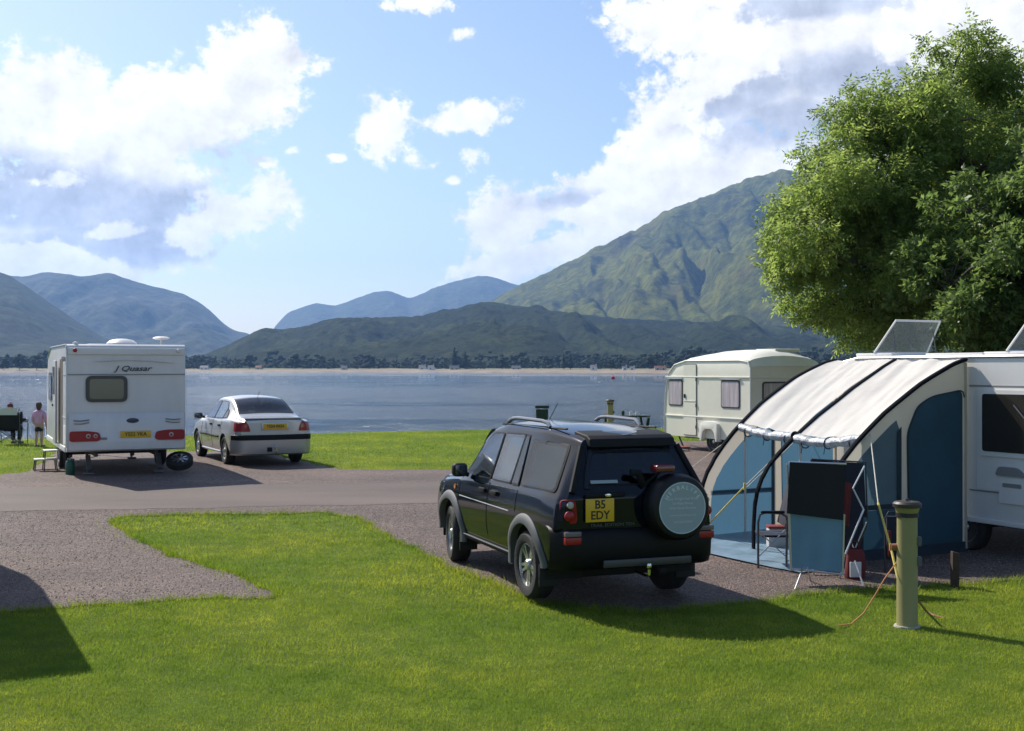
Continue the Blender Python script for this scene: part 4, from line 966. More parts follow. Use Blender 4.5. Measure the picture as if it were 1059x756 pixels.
    def band(name, zs, m_):
        G = [[(o_ - .04 * (1 - (y / .86) ** 2) + .30 * max(0, (abs(y) - .70) / .16) ** 2, y, z) for y in Y] for z, o_ in zs]; b = MB(); b.grid(G); return b.build(name, m_, t, sharp=50)
    band('rear_bumper', [(.24, .06), (.27, -.01), (.40, -.04), (.555, -.045)], paint)
    band('bumper_strip', [(.55, -.03), (.56, -.06), (.62, -.065), (.655, -.06), (.665, -.0)], blackpl)
    Mt = lambda y, z, x: Matrix.Translation((x, y, z)) @ Matrix.Rotation(R(-90), 4, 'Z') @ RX(90)
    b = MB(); b.box((c.capx(0, .86) - .01, 0, .84), (.03, .58, .165), bev=.01); b.build('plate_recess', paint, t)
    b = MB(); b.box((c.capx(0, .86) - .03, 0, .84), (.014, .50, .115), bev=.004); pl = b.build('number_plate', plate_y, t)
    text('YS54 RKN', .085, ink, pl, Mt(0, .84, c.capx(0, .86) - .0385), bold=.002)
    b = MB(); b.tube([(.1, 0, .30), (-.14, 0, .30), (-.17, 0, .33), (-.17, 0, .39)], .02, 8); b.lathe([(0, .38), (.025, .385), (.03, .41), (.02, .43), (0, .435)], 12, M=Matrix.Translation((-.17, 0, 0))); b.build('tow_ball', chrome, t)
    b = MB(); b.box((-.09, .12, .36), (.05, .1, .09), bev=.015); b.build('tow_socket', blackpl, t)
    for sd in (1, -1):
        b = MB(); b.box((4.40, sd * .52, .62), (.16, .30, .13), bev=.04, seg=3); b.build('headlight', clearlens, t)
    b = MB(); b.box((4.50, 0, .42), (.12, 1.2, .22), bev=.05, seg=3); b.build('front_bumper', paint, t)
    b = MB(); b.tube([(1.35, 0, 1.42), (1.2, 0, 1.56)], .005, 5); b.build('aerial', blackpl, t)
make_silver()

# ------------------------------------------------------------------ caravans
cream_white = mat('caravan_white', (.64, .62, .60), .35, var=.07, vscale=2.2, coat=.3, stretch=(1, 1, .25))
offwhite = mat('caravan_roof_white', (.70, .68, .655), .4, var=.06, vscale=1.2)
seal = mat('seam_grey', (.22, .22, .22), .5)
acryl = mat('smoked_acrylic', (.028, .024, .02), .12, coat=.5)
def Mside(x, y, z, sd=1):   # text/flat shape on the left side
    return Matrix.Translation((x, y, z)) @ Matrix.Rotation(R(180), 4, 'Z') @ RX(90)
def Mrear(y, z, x=0): return Matrix.Translation((x, y, z)) @ Matrix.Rotation(R(-90), 4, 'Z') @ RX(90)
def rear_panel(b, poly, x0, th, mi=0): b.plate([(x0, y, z) for y, z in poly], th, (-1, 0, 0), mi)
def side_panel(b, poly, y0, th, sd=1): b.plate([(x, y0, z) for x, z in poly], th, (0, sd, 0))

def white_caravan(label, loc, rz, detail=True, group=None):
    t = thing('caravan', label, 'caravan', loc, rz, group)
    Wd = 1.09; Lb = 5.1
    prof = rpoly([(0.0, .46), (.02, 2.46), (.10, 2.50), (3.9, 2.50), (4.75, 2.30), (5.1, 1.55), (5.1, .62), (4.9, .46)], .10)
    b = MB(); b.prism(prof, lambda a, b_, q: (a, q, b_), -Wd, Wd, bev=.035, seg=3); body = b.build('body', cream_white, t)
    # rear mouldings
    b = MB(); b.box((-.004, 0, 2.365), (.03, 2 * Wd - .05, .13), bev=.012); b.build('roof_cap', offwhite, t)
    b = MB(); b.box((-.012, 0, 1.925), (.014, 2 * Wd - .02, .018), bev=.004); b.build('seam', seal, t)
    b = MB()
    pts = [(-.03, y, 2.13 + .07 * math.cos(y / 1.0 * math.pi / 2)) for y in np.linspace(-.88, .62, 14)]
    b.tube(pts, [.002] + [.014] * 12 + [.002], 6); b.build('moulding', cream_white, t)
    G = [[(-.02 - d * (1 - (abs(y) / Wd) ** 6), y, z) for y in np.linspace(-Wd + .03, Wd - .03, 15)] for z, d in ((.47, .0), (.50, .07), (.62, .085), (.72, .075), (.80, .06), (.90, .055), (1.05, .045), (1.16, .012), (1.19, -.01))]
    b = MB(); b.grid(G); lp = b.build('rear_moulding', cream_white, t)
    for sd in (1, -1):
        b = MB(); b.tube([(-.078, sd * .70, 1.07), (-.078, sd * .85, 1.05), (-.075, sd * .98, 1.06)], .012, 6); b.tube([(-.08, sd * .70, 1.02), (-.08, sd * .85, .995), (-.078, sd * .97, 1.0)], .01, 6); b.build('grab_recess', seal, t)
        y0, y1 = sd * .50, sd * 1.06
        pp = rpoly([(sd * .49, .70), (sd * .55, .665), (sd * 1.055, .665), (sd * 1.055, .86), (sd * .72, .86), (sd * .52, .83)], .05)
        b = MB(); rear_panel(b, pp, -.085, .035); q = b.build('tail_light', redlens, t)
        lenses = ((.72, .045), (.59, .04)) if sd == 1 else ((.80, .045),)
        for yy, rr in lenses:
            b = MB(); b.lathe([(rr, 0), (rr * .95, .012), (0, .02)], 18, M=Matrix.Translation((-.121, sd * yy, .765)) @ Matrix.Rotation(R(-90), 4, 'Y')); lz = b.build('lens', clearlens, q)
            b = MB(); b.lathe([(rr * .55, 0), (rr * .5, .012), (0, .014)], 14, M=Matrix.Translation((-.135, sd * yy, .765)) @ Matrix.Rotation(R(-90), 4, 'Y')); b.build('lens_centre', redlens, q)
    b = MB(); rear_panel(b, rpoly([(.38, .69), (.50, .69), (.50, .735), (.38, .735)], .02), -.10, .014); b.build('vent', seal, t)
    # rear window
    gw = rect(-.0, .76, 1.40, 1.90, .12, 6)
    b = MB(); rear_panel(b, gw, -.012, .022); w = b.build('window', mat('window_frame_dark', (.05, .048, .045), .35), t)
    b = MB(); rear_panel(b, rect(.07, .69, 1.46, 1.84, .07, 5), -.032, .006); b.build('pane', mat('window_blind', (.16, .15, .115), .2, coat=.5), w)
    # plate, badge, lettering
    b = MB(); b.box((-.112, -.14, .785), (.014, .56, .13), bev=.005); pl = b.build('number_plate', plate_y, t); text('YS52 YKA', .095, ink, pl, Mrear(-.14, .785, -.1205), bold=.002)
    b = MB(); b.lathe([(.115, 0), (.105, .012), (.0, .016)], 20, M=Matrix.Translation((-.036, -.09, 1.075 - .03)) @ Matrix.Rotation(R(-90), 4, 'Y') @ Matrix.Diagonal((.42, 1, 1, 1)))
    b.v = [(v[0] - .035, v[1], v[2]) for v in b.v]; b.build('badge', mat('badge_blue', (.02, .03, .07), .3), t)
    text('J Quasar', .14, mat('dark_print', (.03, .03, .035), .5), t, Mrear(-.10, 2.035, -.024), sx=1.35, shear=.35, bold=.002)
    # left side: door, windows, lockers
    y = Wd
    b = MB(); side_panel(b, rect(.95, 1.55, .52, 2.22, .05), y + .002, .006); b.build('doorway', mat('doorway_brown', (.10, .07, .05), .7), t)
    d = MB(); d.box((1.87, y + .07, 1.37), (.58, .045, 1.66), bev=.02); dr = d.build('door', cream_white, t)
    b = MB(); b.box((1.87, y + .097, 1.80), (.36, .02, .55), bev=.008); b.build('door_window', acryl, dr)
    b = MB(); b.box((2.08, y + .10, 1.30), (.08, .03, .05), bev=.01); b.build('handle', blackpl, dr)
    for x0, x1 in ((2.35, 3.1), (3.5, 4.4)):
        b = MB(); side_panel(b, rect(x0, x1, 1.35, 1.95, .06), y + .003, .014); w = b.build('window', mat('window_frame_dark', (.05, .05, .05)), t); b = MB(); side_panel(b, rect(x0 + .05, x1 - .05, 1.40, 1.90, .05), y + .018, .006); b.build('pane', acryl, w)
        b = MB(); side_panel(b, rect(x0, x1, 1.35, 1.95, .06), -y - .003, .014, -1); w = b.build('window', mat('window_frame_dark', (.05, .05, .05)), t); b = MB(); side_panel(b, rect(x0 + .05, x1 - .05, 1.40, 1.90, .05), -y - .018, .006, -1); b.build('pane', acryl, w)
    b = MB(); side_panel(b, rect(.15, .70, .60, .95, .03), y + .002, .008); b.build('locker_door', offwhite, t)
    for z in (1.10, 1.92): 
        b = MB(); b.box((.48, y + .004, z), (.85, .012, .018), bev=.004); b.build('trim_strip', alloy, t)
    b = MB(); b.tube([(.02, y + .006, .55), (.02, y + .006, 2.40), (.10, y + .006, 2.49), (3.9, y + .006, 2.49), (4.72, y + .006, 2.29)], .016, 6); b.build('awning_rail', alloy, t)
    b = MB(); b.box((2.6, y + .006, .50), (4.7, .03, .10), bev=.01); b.build('skirt', offwhite, t); b = MB(); b.box((2.6, -y - .006, .50), (4.7, .03, .10), bev=.01); b.build('skirt', offwhite, t)
    for sd in (1, -1):
        b = MB(); b.lathe([(.04, 0), (.035, .02), (0, .03)], 12, M=Matrix.Translation((-.03, sd * .95, 2.38)) @ Matrix.Rotation(R(-90), 4, 'Y')); b.build('marker_light', redlens if sd > 0 else cream_white, t)
    b = MB(); b.box((.35, y + .035, 2.22), (.10, .07, .10), bev=.03, seg=3); b.build('awning_lamp', clearlens, t)
    # roof fittings
    b = MB(); b.lathe([(.30, 0), (.29, .05), (.22, .10), (.10, .125), (0, .13)], 24, M=Matrix.Translation((1.0, -.02, 2.49)) @ Matrix.Diagonal((1, 1, 1.1, 1))); b.build('roof_vent', offwhite, t)
    b = MB(); b.tube([(1.5, -.86, 2.49), (1.5, -.86, 2.64)], .02, 8); b.lathe([(0, 2.625), (.12, 2.635), (.18, 2.66), (.12, 2.69), (.05, 2.70), (0, 2.70)], 28, M=Matrix.Translation((1.5, -.86, 0))); b.build('television_aerial', offwhite, t)
    b = MB(); b.box((2.6, .2, 2.52), (.9, .6, .06), bev=.02); b.build('rooflight', offwhite, t)
    b = MB(); b.lathe([(.05, 0), (.04, .05), (0, .06)], 12, M=Matrix.Translation((.15, .93, 2.49))); b.build('roof_flue', offwhite, t)
    # chassis, wheels, steadies
    b = MB()
    for sd in (1, -1): b.box((2.6, sd * .55, .42), (5.0, .05, .12))
    b.tube([(5.0, .5, .42), (6.35, 0, .42)], .04, 6); b.tube([(5.0, -.5, .42), (6.35, 0, .42)], .04, 6); b.tube([(2.35, -.95, .30), (2.35, .95, .30)], .04, 8); b.build('chassis', mat('chassis', (.05, .05, .05), .7), t)
    for sd in (1, -1): wheel(t, 2.35, sd * .97, .31, .18, sd, 'six')
    for sd in (1, -1):
        for x in (.45, 4.4):
            b = MB(); b.tube([(x + .35, sd * .66, .44), (x, sd * .66, .03)], .026, 6); b.box((x, sd * .66, .02), (.18, .18, .035), bev=.01); b.box((x + .02, sd * .66, .22), (.05, .09, .34), rot=Matrix.Rotation(R(38), 4, 'Y')); b.build('steady_leg', steel, t)
    b = MB(); b.tube([(6.3, 0, .42), (6.3, 0, .02)], .035, 8); b.lathe([(.1, 0), (.1, .06), (0, .06)], 14, M=Matrix.Translation((6.3, 0, 0))); b.build('jockey_wheel', steel, t)
    return t
wc = white_caravan('large white caravan with J Quasar lettering, red tail lights and its door open', (-7.36, 23.13, .31), YAW - R(1.6))

# the neighbouring caravan just outside the left edge: its shadow falls on the lawn
nb = copy_tree(wc); nb.location = (-6.08, 10.70, .0); nb.rotation_euler.z = YAW
nb['label'] = 'white caravan just outside the left edge whose shadow falls across the lawn'

def cream_caravan():
    cr = mat('cream_panel', (.72, .695, .58), .4, var=.05, vscale=1.5, coat=.2); cr2 = mat('cream_roof', (.76, .74, .66), .45, var=.06, vscale=1.3)
    t = thing('touring_caravan', 'small cream caravan with net curtained windows and a domed roof', 'caravan', (6.47, 28.48, .28), YAW)
    Wd = 1.05; Lb = 3.55
    fz = pchip([(0, 2.10), (.12, 2.24), (.4, 2.27), (2.6, 2.27), (3.1, 2.17), (3.38, 1.95), (3.5, 1.5), (3.55, .95)])
    xs = [0, .05, .12, .25, .4, .8, 1.2, 1.6, 2.0, 2.4, 2.7, 2.9, 3.1, 3.25, 3.38, 3.46, 3.5, 3.53, 3.55]
    cro = pchip([(0, .02), (.15, .14), (.6, .25), (1.6, .25), (2.6, .16), (3.2, .03), (3.55, 0)])
    rows = []
    for x in xs:
        z = fz(x); row = [(x, Wd, .36), (x, Wd, .9), (x, Wd, 1.9 if z > 1.95 else z * .93), (x, Wd, z - .05), (x, Wd - .015, z - .015), (x, Wd - .06, z)]
        for yy in (.85, .6, .3, 0): row.append((x, yy, z + cro(x) * (1 - (yy / Wd) ** 2) ** .9))
        rows.append(row + [(p[0], -p[1], p[2]) for p in row[-2::-1]])
    b = MB(); b.grid(rows)
    n = len(rows[0]); b.add(rows[0], [tuple(range(n))]); b.add(rows[-1], [tuple(range(n))])
    b.build('body', cr, t, sharp=30)
    rows2 = []
    for r_, x in zip(rows, xs):
        if x > 3.3: break
        rows2.append([(p[0] - (.012 if x == 0 else 0), p[1], p[2] + .006) for p in r_[5:-5]])
    b = MB(); b.grid(rows2); b.build('roof', cr2, t, sharp=30)
    y = Wd
    # edge rail
    b = MB(); b.tube([(0, y + .004, .42), (0, y + .004, 2.08), (.10, y + .004, 2.22), (.4, y + .004, 2.26), (2.6, y + .004, 2.26), (3.1, y + .004, 2.16), (3.38, y + .004, 1.94), (3.5, y + .004, 1.5), (3.55, y + .004, .95), (3.55, y + .004, .45)], .022, 6); b.build('edge_rail', cr2, t)
    for z, nm in ((1.86, 'gutter'), (.88, 'trim_strip')):
        b = MB(); b.box((1.75, y + .012, z), (3.48, .03, .035), bev=.01); b.build(nm, cr2, t)
        b = MB(); b.box((-.012, 0, z), (.03, 2.08, .035), bev=.01); b.build(nm, cr2, t)
    win = mat('net_curtain', (.40, .34, .36), .6, var=.35, vscale=16, stretch=(1, 1, .08), coat=1)
    rub = mat('rubber_seal', (.05, .045, .05), .6)
    for x0, x1, z0, z1 in ((.40, 1.13, 1.12, 1.79), (2.74, 3.36, 1.12, 1.79)):
        b = MB(); side_panel(b, rect(x0, x1, z0, z1, .07), y + .001, .012); w = b.build('window', rub, t); b = MB(); side_panel(b, rect(x0 + .035, x1 - .035, z0 + .035, z1 - .035, .05), y + .013, .006); b.build('pane', win, w)
        b = MB(); b.box(((x0 + x1) / 2, y + .03, z1 + .02), (x1 - x0 + .06, .03, .03), bev=.008); b.build('window_hinge', alloy, w)
    b = MB(); rear_panel(b, rect(-.72, .72, 1.12, 1.76, .08), -.001, .012); w = b.build('window', rub, t); b = MB(); rear_panel(b, rect(-.68, .68, 1.16, 1.72, .06), -.013, .006); b.build('pane', win, w)
    # door
    b = MB(); side_panel(b, rect(2.14, 2.70, .40, 2.18, .03), y + .002, .004); dd = b.build('door_gap', rub, t); b = MB(); side_panel(b, rect(2.155, 2.685, .415, 2.165, .03), y + .006, .014); dr = b.build('door', cr, t)
    b = MB(); b.box((2.62, y + .03, 1.38), (.05, .03, .10), bev=.01); b.build('handle', blackpl, dr)
    for z in (.62, 1.15, 1.8): b = MB(); b.box((2.15, y + .022, z), (.03, .02, .09), bev=.006); b.build('hinge', steel, dr)
    b = MB(); b.box((2.42, y + .024, 1.26), (.50, .012, .02)); b.build('door_strip', cr2, dr)
    # wheel and its box
    wheel(t, 1.52, .93, .29, .16, 1, 'six'); wheel(t, 1.52, -.93, .29, .16, -1, 'six')
    b = MB(); pr = rpoly([(1.18, .30), (1.18, .72), (1.30, .78), (1.75, .78), (1.88, .72), (1.88, .30), (1.82, .30), (1.77, .52), (1.65, .60), (1.4, .60), (1.29, .52), (1.24, .30)], .03, 2)
    b.prism(pr, lambda a, b_, q: (a, q, b_), y - .05, y + .10, bev=.01); b.build('wheel_box', cr2, t)
    b = MB(); b.box((1.7, 0, .34), (3.3, 1.2, .10)); b.tube([(3.4, .4, .38), (4.55, 0, .42)], .035, 6); b.tube([(3.4, -.4, .38), (4.55, 0, .42)], .035, 6); b.build('chassis', mat('chassis', (.05, .05, .05)), t)
    for sd in (1, -1):
        for x in (.3, 3.2):
            b = MB(); b.tube([(x + .25, sd * .7, .36), (x, sd * .7, .02)], .024, 6); b.box((x, sd * .7, .015), (.15, .15, .03)); b.build('steady_leg', steel, t)
        pp = rect(sd * .78 - .12, sd * .78 + .12, .55, .68, .02); b = MB(); rear_panel(b, pp, -.001, .03); b.build('tail_light', redlens, t)
    b = MB(); b.box((.75, -.35, 2.50), (.75, .75, .08), bev=.02); b.build('rooflight', cr2, t)
    b = MB(); b.box((2.42, y + .32, .12), (.45, .35, .03), bev=.008); b.tube([(2.22, y + .18, .0), (2.22, y + .18, .12)], .012); b.tube([(2.62, y + .18, .0), (2.62, y + .18, .12)], .012); b.tube([(2.22, y + .46, .0), (2.22, y + .46, .12)], .012); b.tube([(2.62, y + .46, .0), (2.62, y + .46, .12)], .012)
    s_ = b.build('caravan_step', mat('red_step', (.25, .05, .04), .6)); s_.matrix_world = Matrix.Translation((6.47, 28.48, .28)) @ Matrix.Rotation(YAW, 4, 'Z')
    tag(s_, 'low dark red step on the ground below the cream caravan door', 'step')
cream_caravan()

def awning_caravan():
    Rw_ = Vector((5.85, 15.5, 0)); o_ = Rw_ - W_ * 3.0 + E_ * 1.10
    t = thing('caravan', 'long white caravan behind the awning with its rooflights open', 'caravan', (o_.x, o_.y, 0.0), YAW)
    Wd = 1.095
    prof = rpoly([(0.0, .40), (.02, 2.35), (.25, 2.52), (5.0, 2.52), (5.75, 2.38), (6.2, 1.7), (6.25, .62), (6.0, .40)], .14)
    b = MB(); b.prism(prof, lambda a, b_, q: (a, q, b_), -Wd, Wd, bev=.05, seg=3); b.build('body', cream_white, t)
    b = MB(); b.tube([(.05, Wd + .006, .55), (.03, Wd + .006, 2.30), (.28, Wd + .006, 2.50), (4.98, Wd + .006, 2.50), (5.70, Wd + .006, 2.37)], .02, 6); b.build('awning_rail', alloy, t)
    b = MB(); b.box((3.0, Wd + .006, .425), (5.7, .04, .06), bev=.01); b.build('skirt', offwhite, t)
    b = MB(); b.box((1.5, Wd + .004, 2.13), (2.96, .012, .02), bev=.004); b.build('trim_strip', seal, t)
    b = MB(); b.box((1.5, Wd + .004, .80), (2.96, .012, .018), bev=.004); b.build('trim_strip', seal, t)
    b = MB(); side_panel(b, rect(.2, 2.86, .82, 2.11, .04), Wd + .002, .005); b.build('side_moulding', offwhite, t)
    b = MB(); side_panel(b, rect(1.15, 2.80, 1.25, 2.08, .05), Wd + .008, .02); w = b.build('window', offwhite, t)
    b = MB(); side_panel(b, rect(1.20, 2.75, 1.31, 2.03, .04), Wd + .029, .008); b.build('pane', acryl, w)
    b = MB(); b.tube([(1.7, Wd + .05, 1.36), (2.25, Wd + .05, 1.90)], .010, 6); b.build('window_stay', steel, w)
    b = MB(); side_panel(b, rpoly([(2.05, 1.02), (2.22, 1.13), (2.5, 1.13), (2.55, 1.02)], .04), Wd + .008, .03); b.build('vent_cover', seal, t)
    b = MB(); side_panel(b, rect(2.10, 2.50, .68, 1.00, .03), Wd + .008, .014); h = b.build('locker_door', offwhite, t)
    b = MB(); side_panel(b, rect(2.16, 2.44, .88, .93, .01), Wd + .022, .006); b.build('handle', seal, h)
    b = MB()
    for sd in (1, -1): b.box((3.0, sd * .55, .36), (5.7, .05, .12))
    b.box((.9, .1, .28), (.8, .5, .22), bev=.03); b.tube([(3.1, -.98, .31), (3.1, .98, .31)], .04, 8); b.tube([(6.1, .5, .42), (7.3, 0, .42)], .04, 6); b.tube([(6.1, -.5, .42), (7.3, 0, .42)], .04, 6); b.build('chassis', mat('chassis', (.05, .05, .05)), t)
    for sd in (1, -1): wheel(t, 3.1, sd * .97, .31, .18, sd, 'six')
    for sd in (1, -1):
        for x in (.5, 5.4):
            b = MB(); b.tube([(x + .3, sd * .7, .40), (x, sd * .7, .03)], .026, 6); b.box((x, sd * .7, .02), (.18, .18, .035), bev=.01); b.build('steady_leg', steel, t)
    for sd in (1, -1):
        b = MB(); rear_panel(b, rect(sd * .75 - .2, sd * .75 + .2, .62, .80, .04), -.002, .03); b.build('tail_light', redlens, t)
    b = MB(); rear_panel(b, rect(-.7, .7, 1.3, 1.95, .08), -.002, .03); w = b.build('window', mat('window_frame_dark', (.05, .05, .05)), t); b = MB(); rear_panel(b, rect(-.65, .65, 1.35, 1.90, .06), -.033, .006); b.build('pane', acryl, w)
    # rooflights propped open: smoked panes in white frames
    gm = bpy.data.materials.new('smoked_rooflight'); gm.use_nodes = True; N = gm.node_tree.nodes; L = gm.node_tree.links
    tr = N.new('ShaderNodeBsdfTransparent'); tr.inputs[0].default_value = (.80, .83, .83, 1); mx = N.new('ShaderNodeMixShader'); mx.inputs[0].default_value = .26
    N['Principled BSDF'].inputs['Base Color'].default_value = (.35, .38, .38, 1); N['Principled BSDF'].inputs['Roughness'].default_value = .06
    L.new(tr.outputs[0], mx.inputs[1]); L.new(N['Principled BSDF'].outputs[0], mx.inputs[2]); L.new(mx.outputs[0], N['Material Output'].inputs[0])
    for xc, yc, w_ in ((5.0, .72, 1.02), (2.85, .50, 1.0)):
        b = MB(); b.box((xc, yc - w_ / 2 + .1, 2.545), (.72, w_, .05), bev=.015); fr = b.build('rooflight', offwhite, t)
        # the pane hinges along its left-hand edge across the roof
        hx = xc - .02; up_ = Vector((-.24, -.10, .46))
        P = [Vector((hx, yc + .10, 2.575)), Vector((hx, yc + .10 - w_, 2.575)), Vector((hx, yc + .10 - w_ + .08, 2.575)) + up_, Vector((hx, yc + .02, 2.575)) + up_]
        b = MB(); b.plate([p[:] for p in P], .012, (1, 0, 0)); b.build('rooflight_pane', gm, fr)
        b = MB(); b.tube([p[:] for p in P] + [P[0][:]], .016, 6, cap=False); b.build('pane_frame', offwhite, fr)
        b = MB()
        for s_ in (.12, w_ - .12):
            m_ = Vector((hx, yc + .10 - s_, 2.575)) + up_ * .7; b.tube([m_[:], (hx - .30, yc + .10 - s_, 2.57)], .009, 5)
        b.build('stay', greypl, fr)
    b = MB(); b.box((3.7, .35, 2.535), (1.0, .55, .05), bev=.015); b.build('roof_box', offwhite, t)
    return t
awning_caravan()
# ------------------------------------------------------------------ awning
def ropemat(n, c): return mat(n, c, .8, var=.15, vscale=30)
def make_awning():
    RW = Vector((5.85, 15.5, 0)) - E_ * .03; S_ = -E_
    def P(u, v, z): 
        p = RW + W_ * u + S_ * v; return Vector((p.x, p.y, z))
    t = thing('awning', 'cream and blue tent awning on three black curved poles beside the white caravan', 'awning', (RW.x, RW.y, 0))
    o0 = Vector((RW.x, RW.y, 0))
    def Q(u, v, z): return (P(u, v, z) - o0)[:]
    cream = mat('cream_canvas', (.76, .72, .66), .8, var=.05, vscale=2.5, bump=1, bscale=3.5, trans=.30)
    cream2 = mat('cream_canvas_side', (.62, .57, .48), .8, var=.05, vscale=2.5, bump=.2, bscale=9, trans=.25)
    blue = mat('blue_canvas_lit', (.06, .14, .215), .75, var=.12, vscale=3, bump=1, bscale=3.5, trans=.48)  # brighter blue: sun through the left end wall is put into the colour
    blue_shaded = mat('blue_canvas_shaded', (.020, .062, .10), .75, var=.15, vscale=3, bump=1, bscale=3, trans=.15); mesh_b = mat('grey_blue_window', (.07, .12, .155), .5, var=.15, vscale=3, trans=.35)  # darker copy of the blue cloth, shade of the right end painted in
    navy = mat('navy_canvas', (.012, .028, .045), .75, var=.12, vscale=3)
    black = mat('black_canvas', (.005, .006, .010), .8, spec=.15)
    roll = mat('rolled_blind', (.42, .44, .46), .35, var=.45, vscale=14, bump=.8, bscale=16, stretch=(1, 1, 1))
    prof = [(0, 2.46), (.22, 2.36), (.46, 2.23), (.78, 2.06), (1.09, 1.87), (1.38, 1.70), (1.64, 1.52), (1.84, 1.38), (2.02, 1.23), (2.17, 1.09), (2.29, .92), (2.36, .76), (2.40, .58), (2.42, .3), (2.42, .02)]
    pv = pchip([(p[0] + i * 1e-4, p[1]) for i, p in enumerate(prof[:12])])
    def zv(v): return pv(v)
    U = [0, 1.24, 2.42]
    # fine curve by arclength
    fine = []
    for i in range(len(prof) - 1):
        for k in range(3): fine.append((prof[i][0] + (prof[i + 1][0] - prof[i][0]) * k / 3, prof[i][1] + (prof[i + 1][1] - prof[i][1]) * k / 3))
    fine.append(prof[-1])
    def lift(u, v): return (.15 * (u / 2.42) ** 2 if u > 1.24 else .10 * (1 - u / 1.24) ** 2) * math.sin(math.pi * min(1, v / 2.2)) ** .8
    def bow(u): return [(v, z + (lift(u, v) if z > .95 else lift(u, 2.28) * z)) for v, z in fine]
    for u in U:                                     # black pole sleeves
        b = MB(); G = []
        for v, z in bow(u):
            nrm = Vector((.55, .84)) if z > 1 else Vector((1, .1))
            G.append([Q(u - .033, v, z), Q(u - .026, v + .018, z + .022), Q(u, v + .026, z + .03), Q(u + .026, v + .018, z + .022), Q(u + .033, v, z)])
        b.grid(G); b.tube([Q(u, v, z - .005) for v, z in bow(u)], .017, 6); b.build('curved_pole', black, t)
    # roof panels, sagging between the poles, creased
    top = [p for p in fine if p[0] <= 1.72]
    for k in range(2):
        u0, u1 = U[k] + .02, U[k + 1] - .02; G = []
        for i, (v, z) in enumerate(top):
            row = []
            for j in range(31):
                s_ = j / 30; u = u0 + (u1 - u0) * s_; sag = .055 * math.sin(math.pi * s_) * math.sin(math.pi * min(1, (i + 1) / len(top)) * .85)
                cr = .040 * (fbm(np.array([s_ * 7 + v * .9 + k * 5]), np.array([v * 1.1 + s_ * 2]), 3, 9)[0] - .5) * 2 + .005 * math.sin((s_ * 9 + v * 1.4) * 2.2) * (v / 1.7) * (1 - (v / 1.75) ** 6)
                w = min(1, s_ * 8, (1 - s_) * 8); row.append(Q(u, v, z + lift(u, v) - sag * .8 + cr * w + .012))
            G.append(row)
        b = MB(); b.grid(G); b.build('roof_panel', cream, t, sharp=60)
        # rolled front blind hanging at the edge
        G = []; n = 40
        for j in range(n + 1):
            s_ = j / n; u = u0 + (u1 - u0) * s_; cz = 1.43 - .035 * math.sin(math.pi * s_) + .004 * math.sin(s_ * 23 + k); rr = .066 * (1 + .45 * (fbm(np.array([s_ * 14 + k * 9]), np.array([.3]), 3, 2)[0] - .5) * 2)
            cz += lift(u, 1.73)
            G.append([Q(u, 1.735 + rr * math.cos(a), cz + rr * math.sin(a) * .9) for a in np.linspace(0, 2 * math.pi, 13)])
        b = MB(); b.grid(G); b.build('rolled_blind', roll, t, sharp=60)
        for s_ in (.12, .5, .86):
            b = MB(); u = u0 + (u1 - u0) * s_; b.tube([Q(u, 1.735 + .074 * math.cos(a), 1.385 + lift(u, 1.73) + .070 * math.sin(a)) for a in np.linspace(0, 2 * math.pi, 12)], .008, 5, cap=False)
            b.tube([Q(u, 1.79, 1.34 + lift(u, 1.73)), Q(u + .01, 1.80, 1.25 + lift(u, 1.73))], .005, 4)
            b.build('blind_tie', navy, t)
    # end walls
    def arch_z(v, m): 
        # lower edge of a border m wide inside the arch
        best = 3
        for pv_, pz in fine:
            pass
        return None
    FI = bow(0)
    def inset(m):
        out = []
        for i, (v, z) in enumerate(FI):
            a = Vector(FI[max(i - 1, 0)]); c_ = Vector(FI[min(i + 1, len(FI) - 1)]); d = (c_ - a).normalized(); n_ = Vector((d.y, -d.x)) if True else 0
            n_ = Vector((d.y, -d.x)); q = Vector((v, z)) + n_ * m
            if q.x >= .03 and q.y > .06: out.append((q.x, q.y))
        return out
    ins = inset(.0)
    # choose the sign that moves inward
    test = inset(.1)
    sgn = 1 if max(p[0] for p in test) < 2.42 else -1
    def holed(outer, holes):
        V2 = []; Ed = []
        for lp in [outer] + holes:
            n0 = len(V2); V2 += [Vector(p) for p in lp]; Ed += [(n0 + i, n0 + (i + 1) % len(lp)) for i in range(len(lp))]
        vs, _, fs, *_ = geometry.delaunay_2d_cdt(V2, Ed, [], 0, 1e-5)
        A = np.array([v[:] for v in vs]); out = []
        for f in fs:
            c_ = A[list(f)].mean(0)[None]
            if inside(c_, np.array(outer))[0] and not any(inside(c_, np.array(h))[0] for h in holes): out.append(tuple(f))
        return A, out
    for iu, (u, s_) in enumerate(((0.0, -1), (2.42, 1))):
        poly = [(0, .04)] + [(0, 2.44)] + [(v, z - .01) for v, z in bow(u)[1:]]
        nv = W_ * s_; PAN = []
        HOLES = []
        wl = bpy.data.objects.new('end_wall', None)
        b = MB()
        def pan(pts, name, m_, d=.004, rnd=0):
            pp = rpoly(pts, rnd) if rnd else pts
            HOLES.append(pp); PAN.append((pp, name, m_))
        # tall door panel next to the caravan
        door = rpoly([(.07, .03), (1.0, .03), (1.03, 1.55), (.86, 1.88), (.62, 2.0), (.07, 2.08)], .10)
        pan(door, 'blue_panel', blue_shaded if s_ < 0 else blue)
        # window panel at the front following the arch
        inn = [p for p in inset(sgn * .17) if p[0] > 1.14]
        xm0 = 2.22
        win = [(1.14, .03)] + [(1.14, zv(1.14) - .26)] + inn + [(inn[-1][0], .03)]
        pan(win, 'blue_panel', mesh_b if s_ < 0 else blue)
